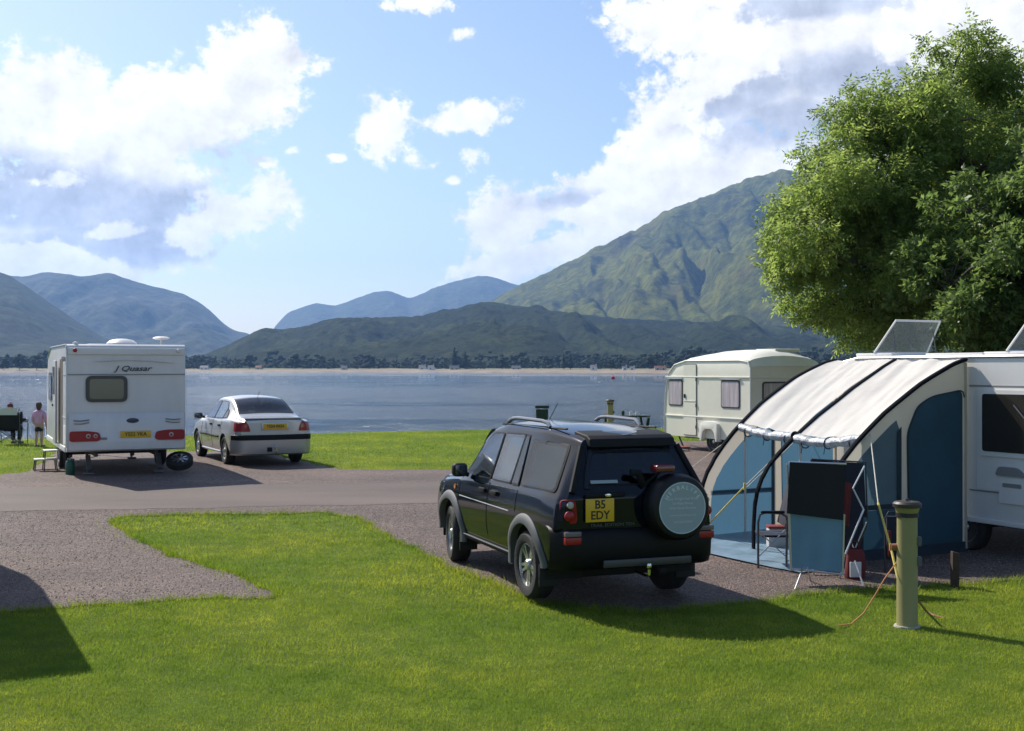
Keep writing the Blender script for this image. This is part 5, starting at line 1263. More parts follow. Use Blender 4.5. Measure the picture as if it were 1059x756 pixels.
        if s_ < 0: pan([(1.21, .05), (xm0, .05), (xm0, .61), (1.21, .61)], 'lower_panel', blue_shaded)
        xm = inn[-1][0]
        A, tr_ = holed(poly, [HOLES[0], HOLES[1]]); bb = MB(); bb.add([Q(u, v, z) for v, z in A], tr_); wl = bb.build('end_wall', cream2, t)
        for k_, (pp, nm_, m_) in enumerate(PAN):
            A, tr_ = holed(pp, [PAN[2][0]] if (k_ == 1 and len(PAN) > 2) else []); bb = MB(); bb.add([Q(u + s_ * (.002 if k_ == 2 else 0), v, z) for v, z in A], tr_); bb.build(nm_, m_, wl)
        bb = MB(); bb.plate([Q(u + s_ * .016, v, z) for v, z in [(1.13, .03), (1.20, .03), (1.20, zv(1.2) - .24), (1.13, zv(1.13) - .22)]], .006, (nv.x, nv.y, 0)); bb.build('mullion', navy, wl)
        bb = MB(); bb.plate([Q(u + s_ * .016, v, z) for v, z in [(1.20, .62), (xm - .01, .62), (xm - .01, .68), (1.20, .68)]], .006, (nv.x, nv.y, 0)); bb.build('window_band', navy, wl)
        bb = MB(); bb.tube([Q(u + s_ * .026, v, z) for v, z in door[6:]], .009, 5, cap=True); bb.build('zip', navy, wl)
    # inner uprights and corner strips
    for u in (1.20, 2.36):
        b = MB(); b.tube([Q(u, 1.70, .0), Q(u, 1.70, 1.50)], .016, 8); b.build('upright_pole', mat('cream_pole', (.6, .58, .52), .5), t)
    for u in (0, 2.42):
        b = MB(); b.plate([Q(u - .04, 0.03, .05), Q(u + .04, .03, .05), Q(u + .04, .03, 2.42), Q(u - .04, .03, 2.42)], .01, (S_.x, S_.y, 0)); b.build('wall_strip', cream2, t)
    # half height front windbreak of the left bay, blue
    G = [[Q(1.28 + 1.08 * s_, 2.40 + .01 * math.sin(s_ * 8), z) for s_ in np.linspace(0, 1, 9)] for z in (.03, .1)]
    # mud skirt
    b = MB(); b.plate([Q(-.012, v, .0) for v in (0, 2.42)] + [Q(-.012, v, .14) for v in (2.42, 0)], .008, (-W_.x, -W_.y, 0)); b.build('mud_skirt', navy, t)
    # guy ropes
    white = ropemat('white_cord', (.62, .60, .50)); yel = ropemat('yellow_strap', (.62, .50, .10)); orange = ropemat('orange_cord', (.60, .25, .10)); 
    def rope(name, pts, r, m_, label, cat='guy rope', group=None):
        b = MB(); p0 = Vector(pts[0]); b.tube([(Vector(p) - p0)[:] for p in pts], r, 6); o = b.build(name, m_, None, loc=p0); tag(o, label, cat, group); return o
    a = P(0, 1.62, 1.55); m_ = at(908, 520, 13.7); e = Vector((*ground_at(931, 612), 0.02)); 
    p0 = a; b = MB(); tt = thing('guy_rope', 'white cord and yellow strap guy rope from the right end pole to the grass', 'guy rope', a)
    b.tube([(0, 0, 0), (m_ - a)[:]], .0065, 6); b.build('cord', white, tt)
    b = MB(); b.tube([(m_ - a)[:], (at(922, 570, 13.0) - a)[:], (e - a)[:]], .013, 6); b.build('strap', yel, tt)
    b = MB(); b.box((at(921, 566, 13.02) - a)[:], (.03, .03, .08), bev=.008); b.build('runner', mat('runner_plastic', (.55, .25, .05), .5), tt)
    b = MB(); b.tube([(e - a)[:], (e - a + Vector((.03, -.02, .12)))[:]], .008, 5); b.build('peg', steel, tt)
    a = P(1.24, 1.60, 1.56); m_ = at(770, 503, 15.6); e = Vector((*ground_at(722, 552), .02)) ; tt = thing('guy_rope', 'guy rope with a yellow runner stretched across the left bay of the awning', 'guy rope', a)
    b = MB(); b.tube([(0, 0, 0), (m_ - a)[:]], .006, 6); b.tube([(.03, 0, -.03), (m_ - a + Vector((.02, 0, -.02)))[:]], .006, 6); b.build('cord', white, tt)
    b = MB(); b.tube([(m_ - a)[:], (e - a)[:]], .010, 6); b.build('strap', yel, tt)
    b = MB(); b.box((m_ - a)[:], (.03, .03, .09), bev=.008); b.build('runner', yel, tt)
    a = P(2.42, .9, 1.98); e = Vector((*ground_at(712, 487), .2)); e.z = gz(e.x, e.y) + .02; tt = thing('guy_rope', 'thin guy rope from the left pole to the gravel by the cream caravan', 'guy rope', a)
    b = MB(); b.tube([(0, 0, 0), (e - a)[:]], .006, 6); b.build('cord', white, tt)
    b = MB(); b.tube([(e - a)[:], (e - a + Vector((.02, .02, .12)))[:]], .008, 5); b.build('peg', steel, tt)
    # ground sheet, crumpled blue
    gs = [ground_at(*p) for p in [(738, 553), (731, 574), (765, 582), (800, 589), (828, 594), (850, 592)]]
    q1 = P(.1, 2.3, 0); q2 = P(.05, .2, 0); q3 = P(2.35, .2, 0)
    poly = gs + [(q1.x, q1.y), (q2.x, q2.y), (q3.x, q3.y)]
    ms = mat('groundsheet_blue', (.16, .24, .31), .42, var=.3, vscale=3, bump=.5, bscale=5)
    o, _ = drape('groundsheet', poly, .02, ms, step=.09)
    me = o.data; n = len(me.vertices); co = np.empty(n * 3, np.float32); me.vertices.foreach_get('co', co); co = co.reshape(-1, 3)
    co[:, 2] += .045 * np.abs(fbm(co[:, 0] * 2.2, co[:, 1] * 2.2, 4, 3) - .5) ** .8; me.vertices.foreach_set('co', co.ravel()); me.update()
    tag(o, 'crumpled pale blue groundsheet spread under the front of the awning', 'groundsheet')
    return P
AW = make_awning()

# ------------------------------------------------------------------ loungers and things in front of the awning
def lounger():
    lb = mat('light_blue_fabric', (.17, .30, .39), .8, var=.08, vscale=5, bump=.2, bscale=9, trans=.3); bk = mat('black_fabric', (.006, .006, .008), .8); tubem = mat('chair_tube', (.55, .55, .53), .3, .7)
    # folded sun lounger hung with towels; faces the camera
    y = 13.15
    t = thing('folding_lounger', 'folding lounger standing upright, black cloth above and light blue below', 'lounger', (at(842, 600, y).x, y, 0))
    o0 = Vector(t.location)
    def p(px, py, dd=0): return at(px, py, y + dd) - o0
    def cloth(c4, name, m_, amp, par, tears=0):
        a, b_, c_, d = [Vector(q) for q in c4]; G = []
        for i in range(15):
            r_ = i / 14; row = []
            for j in range(17):
                s_ = j / 16; q = (a * (1 - s_) + b_ * s_) * (1 - r_) + (d * (1 - s_) + c_ * s_) * r_
                q = q + Vector((0, amp * math.sin(s_ * 17 + r_ * 1.5) * (.3 + r_ * .7) + amp * .8 * math.sin(s_ * 7 + 1), 0)); row.append(q[:])
            G.append(row)
        G2 = [[(x, y_ + .012, z) for x, y_, z in r_] for r_ in G]
        b = MB(); b.grid(G); b.grid(G2, flip=True); return b.build(name, m_, par, sharp=60)
    cloth([p(816, 527), p(873, 534), p(871, 592), p(818, 586)], 'lower_cloth', lb, .008, t)
    cloth([p(817, 478, -.07), p(875, 481, -.02), p(872, 538, -.06), p(814, 531, -.09)], 'upper_cloth', bk, .004, t)
    b = MB(); b.tube([p(815.5, 528), p(818, 590)], .012, 8); b.tube([p(873, 532), p(871, 594)], .012, 8); b.tube([p(816, 478), p(875, 480, .1)], .012, 8); b.tube([p(818, 588), p(871, 594)], .012, 8)
    b.tube([p(894, 482, .3), p(882, 505, .25), p(893, 527, .2), p(874, 573, .1)], .011, 8); b.tube([p(818, 590), p(816, 528), p(814, 480)], .012, 8); b.build('frame', tubem, t)
    for a_, c_, d0, d1 in (((831, 586), (822, 609), 0, -.3), ((835, 587), (838, 590), 0, .2), ((884, 580), (893, 606), .15, -.1), ((874, 573), (868, 590), .1, .35)):
        q0 = p(*a_, d0); q1 = p(*c_, d1); q1.z = .0; b = MB(); b.tube([q0, q1], .010, 8); b.build('leg', tubem, t)
    # dark armchair folded behind
    y2 = 13.75
    t2 = thing('folded_chair', 'dark navy folded chair standing just behind the lounger', 'chair', (at(868, 590, y2).x, y2, 0)); o0 = Vector(t2.location)
    def p(px, py, dd=0): return at(px, py, y2 + dd) - o0
    nv = mat('navy_fabric', (.010, .012, .028), .8); rd = mat('dark_red_fabric', (.12, .012, .015), .8)
    cloth([p(840, 476), p(893, 479), p(896, 535), p(842, 535)], 'backrest', nv, .004, t2); cloth([p(850, 535), p(893, 535), p(893, 575), p(852, 572)], 'seat', nv, .012, t2)
    cloth([p(868, 497, -.2), p(881, 500, -.15), p(878, 545, -.15), p(868, 540, -.2)], 'red_cover', rd, .012, t2)
    b = MB(); b.tube([p(839, 475), p(895, 478), p(897, 540), p(884, 575), p(884, 596)], .011, 8); b.tube([p(839, 475), p(842, 560)], .011, 8); b.build('frame', mat('dark_tube', (.05, .05, .06), .4, .5), t2)
    for a_, c_ in (((884, 590), (886, 600)), ((842, 555), (841, 600)), ((896, 540), (872, 600)), ((872, 540), (893, 600))):
        q0 = p(*a_); q1 = p(*c_); q1.z = 0; b = MB(); b.tube([q0, q1], .010, 8); b.build('leg', tubem, t2)
    # red and white bag at the feet
    t3 = thing('shopping_bag', 'small red and white bag on the gravel right of the lounger', 'bag', (*at(884, 595, 13.5).xy, 0))
    b = MB(); G = []
    for z, s_ in ((0, .9), (.02, 1), (.14, 1.02), (.28, .9), (.34, .6)): G.append([(.11 * s_ * math.cos(a) * (1 + .12 * math.sin(3 * a + z * 9)), .08 * s_ * math.sin(a), z) for a in np.linspace(0, 2 * math.pi, 19)])
    b.grid(G); b.build('bag_body', rd, t3); b = MB(); b.box((-.02, -.095, .12), (.13, .02, .17), bev=.008, rot=.1); b.build('bag_panel', mat('bag_white', (.55, .55, .56), .5), t3)
    b = MB(); b.tube([(-.05, 0, .33), (-.03, 0, .42), (.03, 0, .42), (.05, 0, .33)], .007, 6); b.build('handle', rd, t3)
    # armchair frame on the groundsheet
    y4 = 14.2
    t4 = thing('camping_armchair', 'grey tubular camping armchair on the blue groundsheet in the awning mouth', 'chair', (at(799, 588, y4).x, y4, .02), 0); o0 = Vector(t4.location)
    def p(px, py, dd=0): return at(px, py, y4 + dd) - o0
    dk = mat('armchair_tube', (.12, .13, .15), .35, .6)
    for dd in (0, .46):
        b = MB(); b.tube([p(784, 588, dd), p(784, 540, dd), p(786, 532, dd), p(792, 530, dd), p(808, 531, dd), p(813, 534, dd), p(814, 540, dd), p(813, 590, dd)], .014, 8); b.build('side_frame', dk, t4)
        b = MB(); b.box(p(799, 529.5, dd), (.28, .045, .03), bev=.012, seg=3); b.build('armrest', blackpl, t4)
    for dd in (0, .46): b = MB(); b.tube([p(785, 575, dd), p(812, 548, dd)], .008, 6); b.tube([p(785, 550, dd), p(812, 575, dd)], .008, 6); b.tube([p(784, 550, dd), p(814, 552, dd)], .012, 6); b.build('brace', mat('chair_tube', (.5, .5, .5)), t4)
    b = MB(); b.box(p(799, 552, .23), (.34, .44, .03), bev=.012); b.build('seat', nv, t4)
    b = MB(); b.box(p(815, 525, .23) + Vector((0, 0, .1)), (.03, .44, .62), bev=.012, rot=Matrix.Rotation(R(14), 4, 'Y')); b.build('backrest', nv, t4)
    # white bag/box on the sheet behind
    b = MB(); b.box((0, 0, .13), (.24, .2, .26), bev=.04, seg=3); o = b.build('cool_box', mat('pale_plastic', (.5, .5, .5), .5), None, loc=(*ground_at(803, 567), .02)); tag(o, 'small pale cool box on the groundsheet inside the awning', 'cool box')
    b2 = MB(); b2.box((0, 0, .27), (.25, .21, .03), bev=.01); b2.build('lid', mat('red_plastic', (.2, .03, .03), .5), o)
    # blue and red crate at the awning's right end, behind the post
    t5 = thing('folding_crate', 'dark blue chair with red trim folded against the awning end behind the post', 'chair', (*at(926, 590, 13.9).xy, 0))
    b = MB(); b.tube([(-.12, 0, 0), (-.12, 0, .62), (-.08, 0, .70), (.10, 0, .70), (.14, 0, .62), (.14, 0, 0)], .012, 8); b.build('frame', mat('dark_tube', (.05, .05, .06)), t5)
    b = MB(); b.box((.01, .03, .40), (.22, .05, .50), bev=.02); b.build('seat', nv, t5); b = MB(); b.box((-.08, -.02, .34), (.04, .06, .30), bev=.015); b.build('armrest', rd, t5)
    t5.name = 'folded_chair'
lounger()

# ------------------------------------------------------------------ hook-up bollards
def bollard(label, x, y, z0, group):
    ol = mat('olive_paint', (.26, .235, .09), .5, var=.12, vscale=4, stretch=(1, 1, .3)); cap = mat('bollard_cap', (.035, .028, .022), .45)
    t = thing('service_bollard', label, 'bollard', (x, y, z0), R(-15), group)
    b = MB(); b.lathe([(.0, 0), (.100, 0), (.094, .02), (.090, 1.01), (0, 1.012)], 28); b.build('post', ol, t)
    b = MB(); b.lathe([(.08, 1.0), (.100, 1.0), (.100, 1.035), (.08, 1.036)], 28); b.build('black_band', ink, t)
    b = MB(); b.lathe([(.08, 1.036), (.095, 1.037), (.112, 1.085), (.0, 1.086)], 28); b.build('collar', ol, t)
    b = MB(); b.lathe([(.09, 1.086), (.126, 1.088), (.128, 1.12), (.108, 1.138), (.0, 1.146)], 28); b.lathe([(0, 1.145), (.018, 1.146), (.015, 1.165), (0, 1.167)], 10); b.build('cap', cap, t)
    b = MB(); b.lathe([(.0, .0), (.12, .0), (.115, .015), (.10, .016)], 24); b.build('foot', mat('concrete', (.42, .40, .36), .9, var=.2, vscale=15), t)
    for z in (.78, .60):
        q = MB(); q.box((.10, .0, z), (.05, .075, .085), bev=.012); q.build('socket', greypl, t)
    b = MB(); b.lathe([(.035, 0), (.03, .05), (0, .052)], 12, M=Matrix.Translation((-.085, .0, .72)) @ Matrix.Rotation(R(-90), 4, 'Y')); b.build('inlet', mat('inlet_orange', (.25, .09, .04), .5), t)
    return t
bx, by = ground_at(938, 648)
G1 = None
b1 = bollard('olive green hook-up post with a dark cap standing on the grass in the right foreground', bx, by, gz(bx, by), G1)
b2x, b2y = (631 - CX) / F * 35.3, 35.3
b2 = copy_tree(b1); b2.location = (b2x, b2y, gz(b2x, b2y)); b2['label'] = 'distant green hook-up post by the lake seen over the roof of the black car'
def cords():
    orange = ropemat('orange_cord', (.55, .20, .09)); 
    P0 = at(932, 575, 11.05); e = Vector((*ground_at(866, 651), .02)); a2 = Vector((*ground_at(905, 632), .05)); b = MB()
    pts = [(0, 0, 0)]
    q = [P0, at(915, 598, 11.0), at(905, 615, 11.1), at(893, 634, 11.1), at(880, 645, 11.1), e]
    b.tube([(p - P0)[:] for p in q], .006, 6); o = b.build('hook_up_cable', orange, None, loc=P0); tag(o, 'orange mains cable drooping from the foreground post to the grass on its left', 'cable')
    q = [at(950, 622, 11.1), Vector((*ground_at(957, 634), .03)), Vector((*ground_at(966, 638), .02)), Vector((*ground_at(977, 641), .015))]
    b = MB(); b.tube([(p - q[0])[:] for p in q], .011, 6); o = b.build('hook_up_cable', ropemat('brown_cord', (.25, .12, .06)), None, loc=q[0]); tag(o, 'short brown cable lying on the grass right of the foreground post', 'cable')
    x, y = ground_at(987, 608); b = MB(); b.prism(rpoly([(-.035, 0), (.035, 0), (.045, .40), (-.03, .42)], .008), lambda a, b_, t: (a, t, b_), -.035, .035, bev=.006); o = b.build('timber_stake', mat('stake_wood', (.05, .03, .02), .8, var=.3, vscale=12, bump=.5), None, loc=(x, y, -.02)); tag(o, 'short dark brown timber stake at the edge of the grass right of the post', 'stake')
cords()

# ------------------------------------------------------------------ small things by the lake and the left caravan
def small_things():
    gr = mat('dark_green_timber', (.015, .035, .02), .7, var=.2, vscale=6)
    x, y = (648 - CX) / F * 36.5, 36.5
    t = thing('picnic_table', 'dark green picnic table at the water edge seen over the black car roof', 'table', (x, y, gz(x, y) - .12), R(8))
    b = MB(); b.box((0, 0, .73), (1.3, .7, .05), bev=.01); b.build('table_top', gr, t)
    for s_ in (-1, 1): b = MB(); b.box((0, s_ * .65, .43), (1.3, .25, .05), bev=.01); b.build('bench', gr, t)
    for s_ in (-.55, .55):
        for q in (-1, 1): b = MB(); b.box((s_, q * .32, .36), (.07, .09, .80), rot=Matrix.Rotation(R(-q * 28), 4, 'X')); b.build('leg', gr, t)
    wh = mat('white_ceramic', (.7, .7, .68), .3)
    for dx, h, lab in ((-.12, .15, 'dark bottle standing on the picnic table left of the mugs'), (.12, .12, 'white mug on the picnic table, middle one'), (.30, .10, 'white mug on the picnic table, rightmost')):
        b = MB(); b.lathe([(0, 0), (.045, 0), (.045, h * .8), (.02 if 'bottle' in lab else .045, h), (0, h)], 14); o = b.build('bottle' if 'bottle' in lab else 'mug', gr if 'bottle' in lab else wh, None, loc=(x + dx, y - .1, gz(x, y) + .637)); tag(o, lab, 'bottle' if 'bottle' in lab else 'mug')
        if 'mug' in lab: b = MB(); b.tube([(.045 + .025 * math.sin(a), 0, h * .5 - .03 * math.cos(a)) for a in np.linspace(0, math.pi, 8)], .007, 6); b.build('handle', wh, o)
    x, y = (560.5 - CX) / F * 37.5, 37.5; t = thing('litter_bin', 'dark green litter bin by the lake above the roof rail of the black car', 'bin', (x, y, gz(x, y)))
    b = MB(); b.prism(rpoly([(-.17, 0), (.17, 0), (.19, .78), (-.19, .78)], .02), lambda a, b_, q: (a, q, b_), -.18, .18, bev=.01); b.build('bin_body', gr, t); b = MB(); b.box((0, 0, .86), (.44, .42, .10), bev=.04, seg=3); b.build('lid', gr, t)
    # caravan steps
    def to_w(lx, ly): p = Vector((-7.36, 23.13, 0)) + W_ * lx - E_ * ly; return p
    st = mat('step_aluminium', (.55, .53, .48), .5, .3, var=.15); dk = mat('step_tube', (.06, .05, .05), .5)
    for (px, py, w, d_, h, lab) in ((47, 487, .42, .32, .23, 'lower folding step with a pale tread on the gravel left of the white caravan'), (56.5, 486.5, .42, .32, .40, 'taller folding step against the white caravan doorway')):
        x, y = ground_at(px, py); t = thing('caravan_step', lab, 'step', (x, y, gz(x, y) + .005), YAW - R(90), 'folding steps by the white caravan')
        b = MB(); b.box((0, 0, h), (w, d_, .03), bev=.008); b.build('tread', st, t)
        for sx in (-1, 1):
            b = MB(); b.tube([(sx * w * .5, -d_ * .5, 0), (sx * w * .44, -d_ * .42, h), (sx * w * .44, d_ * .42, h), (sx * w * .5, d_ * .5, 0)], .013, 6); b.build('side_frame', dk, t)
        b = MB(); b.tube([(-w * .5, -d_ * .5, .03), (w * .5, -d_ * .5, .03)], .01, 6); b.build('cross_bar', dk, t)
    x, y = ground_at(72.5, 491); t = thing('gas_bottle', 'small dark green container on the gravel at the white caravan corner', 'container', (x, y, gz(x, y) + .005))
    b = MB(); b.lathe([(.0, 0), (.075, 0), (.085, .02), (.085, .22), (.07, .26), (.03, .275), (0, .276)], 20); b.build('bottle_body', mat('bottle_green', (.01, .09, .055), .4, var=.1), t)
    b = MB(); b.lathe([(.02, .27), (.025, .30), (0, .305)], 10); b.tube([(-.05, 0, .26), (-.045, 0, .31), (.045, 0, .31), (.05, 0, .26)], .008, 6); b.build('handle', mat('grey_handle', (.4, .4, .38), .5), t)
    x, y = (184 - CX) / F * 23.9, 23.9; t = thing('spare_wheel', 'spare wheel with a silver rim lying tilted behind the white caravan corner', 'wheel', (x, y, gz(x, y) + .16))
    w = wheel(t, 0, 0, .26, .16, -1, 'trim'); w.rotation_euler = (R(-62), R(6), 0); w.location = (.02, -.22, -.06)
small_things()

# ------------------------------------------------------------------ people
def skin(name, joints, edges, m_, parent=None, sub=2, root=0):
    me = bpy.data.meshes.new(name); me.from_pydata([j[0] for j in joints], edges, []); o = bpy.data.objects.new(name, me); COL.objects.link(o)
    sk = o.modifiers.new('s', 'SKIN'); ss = o.modifiers.new('u', 'SUBSURF'); ss.levels = sub; ss.render_levels = sub
    lay = me.skin_vertices[0].data if me.skin_vertices else None
    if lay is None:
        bm = bmesh.new(); bm.from_mesh(me); bm.verts.layers.skin.verify(); bm.to_mesh(me); bm.free(); lay = me.skin_vertices[0].data
    for i, j in enumerate(joints):
        r = j[1]; lay[i].radius = r if isinstance(r, tuple) else (r, r); lay[i].use_root = (i == root)
    dg = bpy.context.evaluated_depsgraph_get(); ev = o.evaluated_get(dg); nm = bpy.data.meshes.new_from_object(ev)
    bpy.data.objects.remove(o); nm.name = name; nm.materials.clear(); nm.materials.append(m_); nm.polygons.foreach_set('use_smooth', [True] * len(nm.polygons))
    q = bpy.data.objects.new(name, nm); COL.objects.link(q)
    if parent: q.parent = parent
    return q
def hand(J, E, w, side, dirv):
    """five fingers from wrist joint index w"""
    p = Vector(J[w][0]); d = Vector(dirv).normalized(); s_ = Vector((side, 0, 0)); b = len(J)
    J.append(((p + d * .05)[:], (.028, .016))); E.append((w, b))
    for k, (o_, L_) in enumerate(((-.021, .055), (-.007, .065), (.007, .06), (.021, .048))):
        i = len(J); q = p + d * .075 + s_ * o_ * side; J.append((q[:], .008)); J.append(((q + d * L_ * .55 + Vector((0, .006, 0)))[:], .0075)); J.append(((q + d * L_ + Vector((0, .018, 0)))[:], .006)); E += [(b, i), (i, i + 1), (i + 1, i + 2)]
    i = len(J); q = p + d * .03 + Vector((0, .022, 0)); J.append((q[:], .009)); J.append(((q + d * .03 + Vector((0, .022, 0)))[:], .008)); E += [(b, i), (i, i + 1)]
def people():
    skinm = mat('skin', (.45, .27, .20), .55, var=.06, vscale=9); hair = mat('brown_hair', (.07, .03, .022), .6, var=.3, vscale=30); hair2 = mat('plum_hair', (.06, .012, .022), .55, var=.3, vscale=30)
    pink = mat('pink_fleece', (.62, .34, .48), .85, var=.08, vscale=14, bump=.3, bscale=40); shorts = mat('black_shorts', (.012, .012, .016), .85)
    # standing child, back to the camera, 1.18 m
    px, d = 40.5, 31.5; x = (px - CX) / F * d; z = gz(x, d)
    t = thing('person', 'child in a pink hooded top and dark shorts standing on the grass facing the lake', 'person', (x, d, z), R(-6))
    H = 1.19
    J = [((0, 0, .60), (.095, .075)), ((0, 0, .74), (.085, .068)), ((0, 0, .87), (.105, .07)), ((0, 0, .93), (.07, .05)), ((0, .005, .985), .036), ((0, .01, 1.04), (.070, .075)), ((0, .012, 1.12), (.075, .085)), ((0, .01, 1.165), (.045, .055))]
    E = [(0, 1), (1, 2), (2, 3), (3, 4), (4, 5), (5, 6), (6, 7)]
    for sd in (1, -1):
        b = len(J); J += [((sd * .125, 0, .885), .042), ((sd * .17, .01, .73), .034), ((sd * .155, .07, .60), .026), ((sd * .15, .10, .555), (.022, .018))]; E += [(3, b), (b, b + 1), (b + 1, b + 2), (b + 2, b + 3)]
        hand(J, E, b + 3, sd, (0, .35, -1))
        b = len(J); J += [((sd * .062, 0, .54), .065), ((sd * .07, .012, .31), .042), ((sd * .072, -.012, .20), .042), ((sd * .074, -.01, .06), .026), ((sd * .074, -.015, .022), .028), ((sd * .08, .06, .020), .026), ((sd * .084, .11, .016), .018)]
        E += [(0, b)] + [(b + k, b + k + 1) for k in range(6)]
    body = skin('body', J, E, skinm, t)
    for sd in (1, -1):
        b = MB(); b.lathe([(0, -.012), (.013, 0), (0, .012)], 10, M=Matrix.Translation((sd * .078, .01, 1.085)) @ Matrix.Rotation(R(90), 4, 'Y')); b.build('ear', skinm, body)
    for sd in (1, -1):
        b = MB(); b.lathe([(0, -.01), (.01, 0), (0, .01)], 8, M=Matrix.Translation((sd * .028, .093, 1.09))); b.build('eye', ink, body)
    b = MB(); b.prism([(.088, 1.08), (.112, 1.055), (.09, 1.05)], lambda a, b_, q: (q, a, b_), -.01, .01); b.build('nose', skinm, body)
    b = MB(); b.box((0, .088, 1.03), (.04, .008, .008)); b.build('mouth', mat('lips', (.35, .12, .11), .5), body)
    J = [((0, 0, .56), (.120, .095)), ((0, 0, .70), (.115, .09)), ((0, -.005, .86), (.125, .088)), ((0, -.02, .935), (.085, .07)), ((0, -.055, .95), (.07, .045))]; E = [(0, 1), (1, 2), (2, 3), (3, 4)]
    for sd in (1, -1): b = len(J); J += [((sd * .128, 0, .885), .056), ((sd * .175, .01, .73), .050), ((sd * .158, .07, .605), .040)]; E += [(2, b), (b, b + 1), (b + 1, b + 2)]
    skin('hooded_top', J, E, pink, t)
    J = [((0, 0, .585), (.115, .09)), ((0, 0, .54), (.118, .092))]; E = [(0, 1)]
    for sd in (1, -1): b = len(J); J += [((sd * .064, 0, .49), .078), ((sd * .068, .008, .38), .066)]; E += [(1, b), (b, b + 1)]
    skin('shorts', J, E, shorts, t)
    J = [((0, -.005, 1.175), (.06, .07)), ((0, -.02, 1.11), (.086, .085)), ((.01, -.045, 1.03), (.07, .05)), ((.02, -.055, .95), (.04, .03))]; skin('hair', J, [(0, 1), (1, 2), (2, 3)], hair, t)
    for sd in (1, -1):
        b = MB(); b.box((sd * .076, .035, .028), (.065, .19, .055), bev=.02, seg=3); b.build('shoe', mat('shoe', (.05, .05, .06), .6), t)
    # seated adult in a black folding chair, back to the camera
    px, d = 11.5, 32.6; x = (px - CX) / F * d; z = gz(x, d)
    ch = thing('camping_chair', 'black folding camping chair with a pale grey head band at the left edge', 'chair', (x, d, z), R(4))
    fab = mat('chair_black', (.008, .009, .012), .8); gry = mat('chair_grey', (.58, .60, .60), .8); tb = mat('chair_tube_dark', (.10, .10, .11), .4, .6)
    G = [[(xx, -.20 + .05 * (xx / .3) ** 2 - .10 * (z_ - .42) / .5 + .03, z_ - .03 * (1 - abs(xx) / .3) * (z_ > .8)) for xx in np.linspace(-.27, .27, 9)] for z_ in (.40, .5, .6, .7, .80)]
    b = MB(); b.grid(G); b.grid([[(p[0], p[1] + .015, p[2]) for p in r_] for r_ in G], flip=True); b.build('backrest', fab, ch)
    G = [[(xx, -.185 + .05 * (xx / .3) ** 2 - .10 * (z_ - .42) / .5, z_) for xx in np.linspace(-.235, .235, 9)] for z_ in (.80, .88, .98)]
    b = MB(); b.grid(G); b.grid([[(p[0], p[1] + .015, p[2]) for p in r_] for r_ in G], flip=True); b.build('head_band', gry, ch)
    G = [[(xx, yy, .42 - .05 * (1 - (xx / .28) ** 2)) for xx in np.linspace(-.28, .28, 7)] for yy in np.linspace(-.2, .28, 6)]
    b = MB(); b.grid(G); b.grid([[(p[0], p[1], p[2] - .015) for p in r_] for r_ in G], flip=True); b.build('seat', fab, ch)
    for sd in (1, -1):
        b = MB(); b.box((sd * .36, .05, .62), (.09, .44, .025), bev=.01); b.build('armrest', fab, ch)
        b = MB(); b.box((sd * .33, -.18, .72), (.07, .05, .34), bev=.02); b.build('side_pocket', fab, ch)
        b = MB(); b.tube([(sd * .30, -.28, .99), (sd * .30, -.2, .42), (sd * .32, -.18, .02)], .011, 6); b.build('leg', tb, ch); b = MB(); b.tube([(sd * .36, .27, .62), (sd * .34, .28, .02)], .011, 6); b.build('leg', tb, ch)
    b = MB(); b.tube([(-.32, -.18, .03), (.34, .28, .40)], .009, 6); b.tube([(.32, -.18, .03), (-.34, .28, .40)], .009, 6); b.tube([(-.32, -.18, .03), (.30, -.19, .42)], .009, 6); b.tube([(.32, -.18, .03), (-.30, -.19, .42)], .009, 6); b.build('cross_brace', tb, ch)
    pr = thing('person', 'seated camper in dark clothes with plum coloured hair in the folding chair by the lake', 'person', (x, d, z), R(4))
    dark = mat('dark_clothes', (.012, .014, .02), .85)
    J = [((0, .0, .50), (.15, .11)), ((0, -.06, .66), (.13, .10)), ((0, -.10, .83), (.16, .10)), ((0, -.105, .90), (.08, .06)), ((0, -.09, .955), .05), ((0, -.07, 1.0), (.07, .08)), ((0, -.065, 1.08), (.078, .095)), ((0, -.07, 1.125), (.05, .06))]
    J = [((p[0], p[1] + .02, p[2] - .03), r) for p, r in J]
    E = [(i, i + 1) for i in range(7)]
    for sd in (1, -1):
        b = len(J); J += [((sd * .19, -.07, .82), .055), ((sd * .27, -.02, .66), .045), ((sd * .33, .16, .67), .035), ((sd * .34, .22, .665), (.026, .02))]; E += [(3, b), (b, b + 1), (b + 1, b + 2), (b + 2, b + 3)]
        hand(J, E, b + 3, sd, (0, 1, -.15))
        b = len(J); J += [((sd * .09, .08, .48), .085), ((sd * .11, .42, .48), .06), ((sd * .09, .44, .26), .055), ((sd * .08, .40, .08), .038), ((sd * .08, .42, .035), .036), ((sd * .09, .53, .03), .035), ((sd * .095, .60, .025), .022)]; E += [(0, b)] + [(b + k, b + k + 1) for k in range(6)]
    body = skin('body', J, E, skinm, pr)
    def cl(p, r, k): return (p, (r[0] + k, r[1] + k) if isinstance(r, tuple) else r + k)
    tor = [cl(*j, .014) for j in J[:4]]; E2 = [(0, 1), (1, 2), (2, 3)]
    for s0 in (8, 8 + len(J[8:]) // 2):
        arm = [cl(*J[s0 + k], .012) for k in range(3)]; b = len(tor); tor += arm; E2 += [(2, b), (b, b + 1), (b + 1, b + 2)]
    skin('jacket', tor, E2, dark, pr)
    # trousers
    half = len(J[8:]) // 2; tr = [cl(*J[0], .012)]; E2 = []
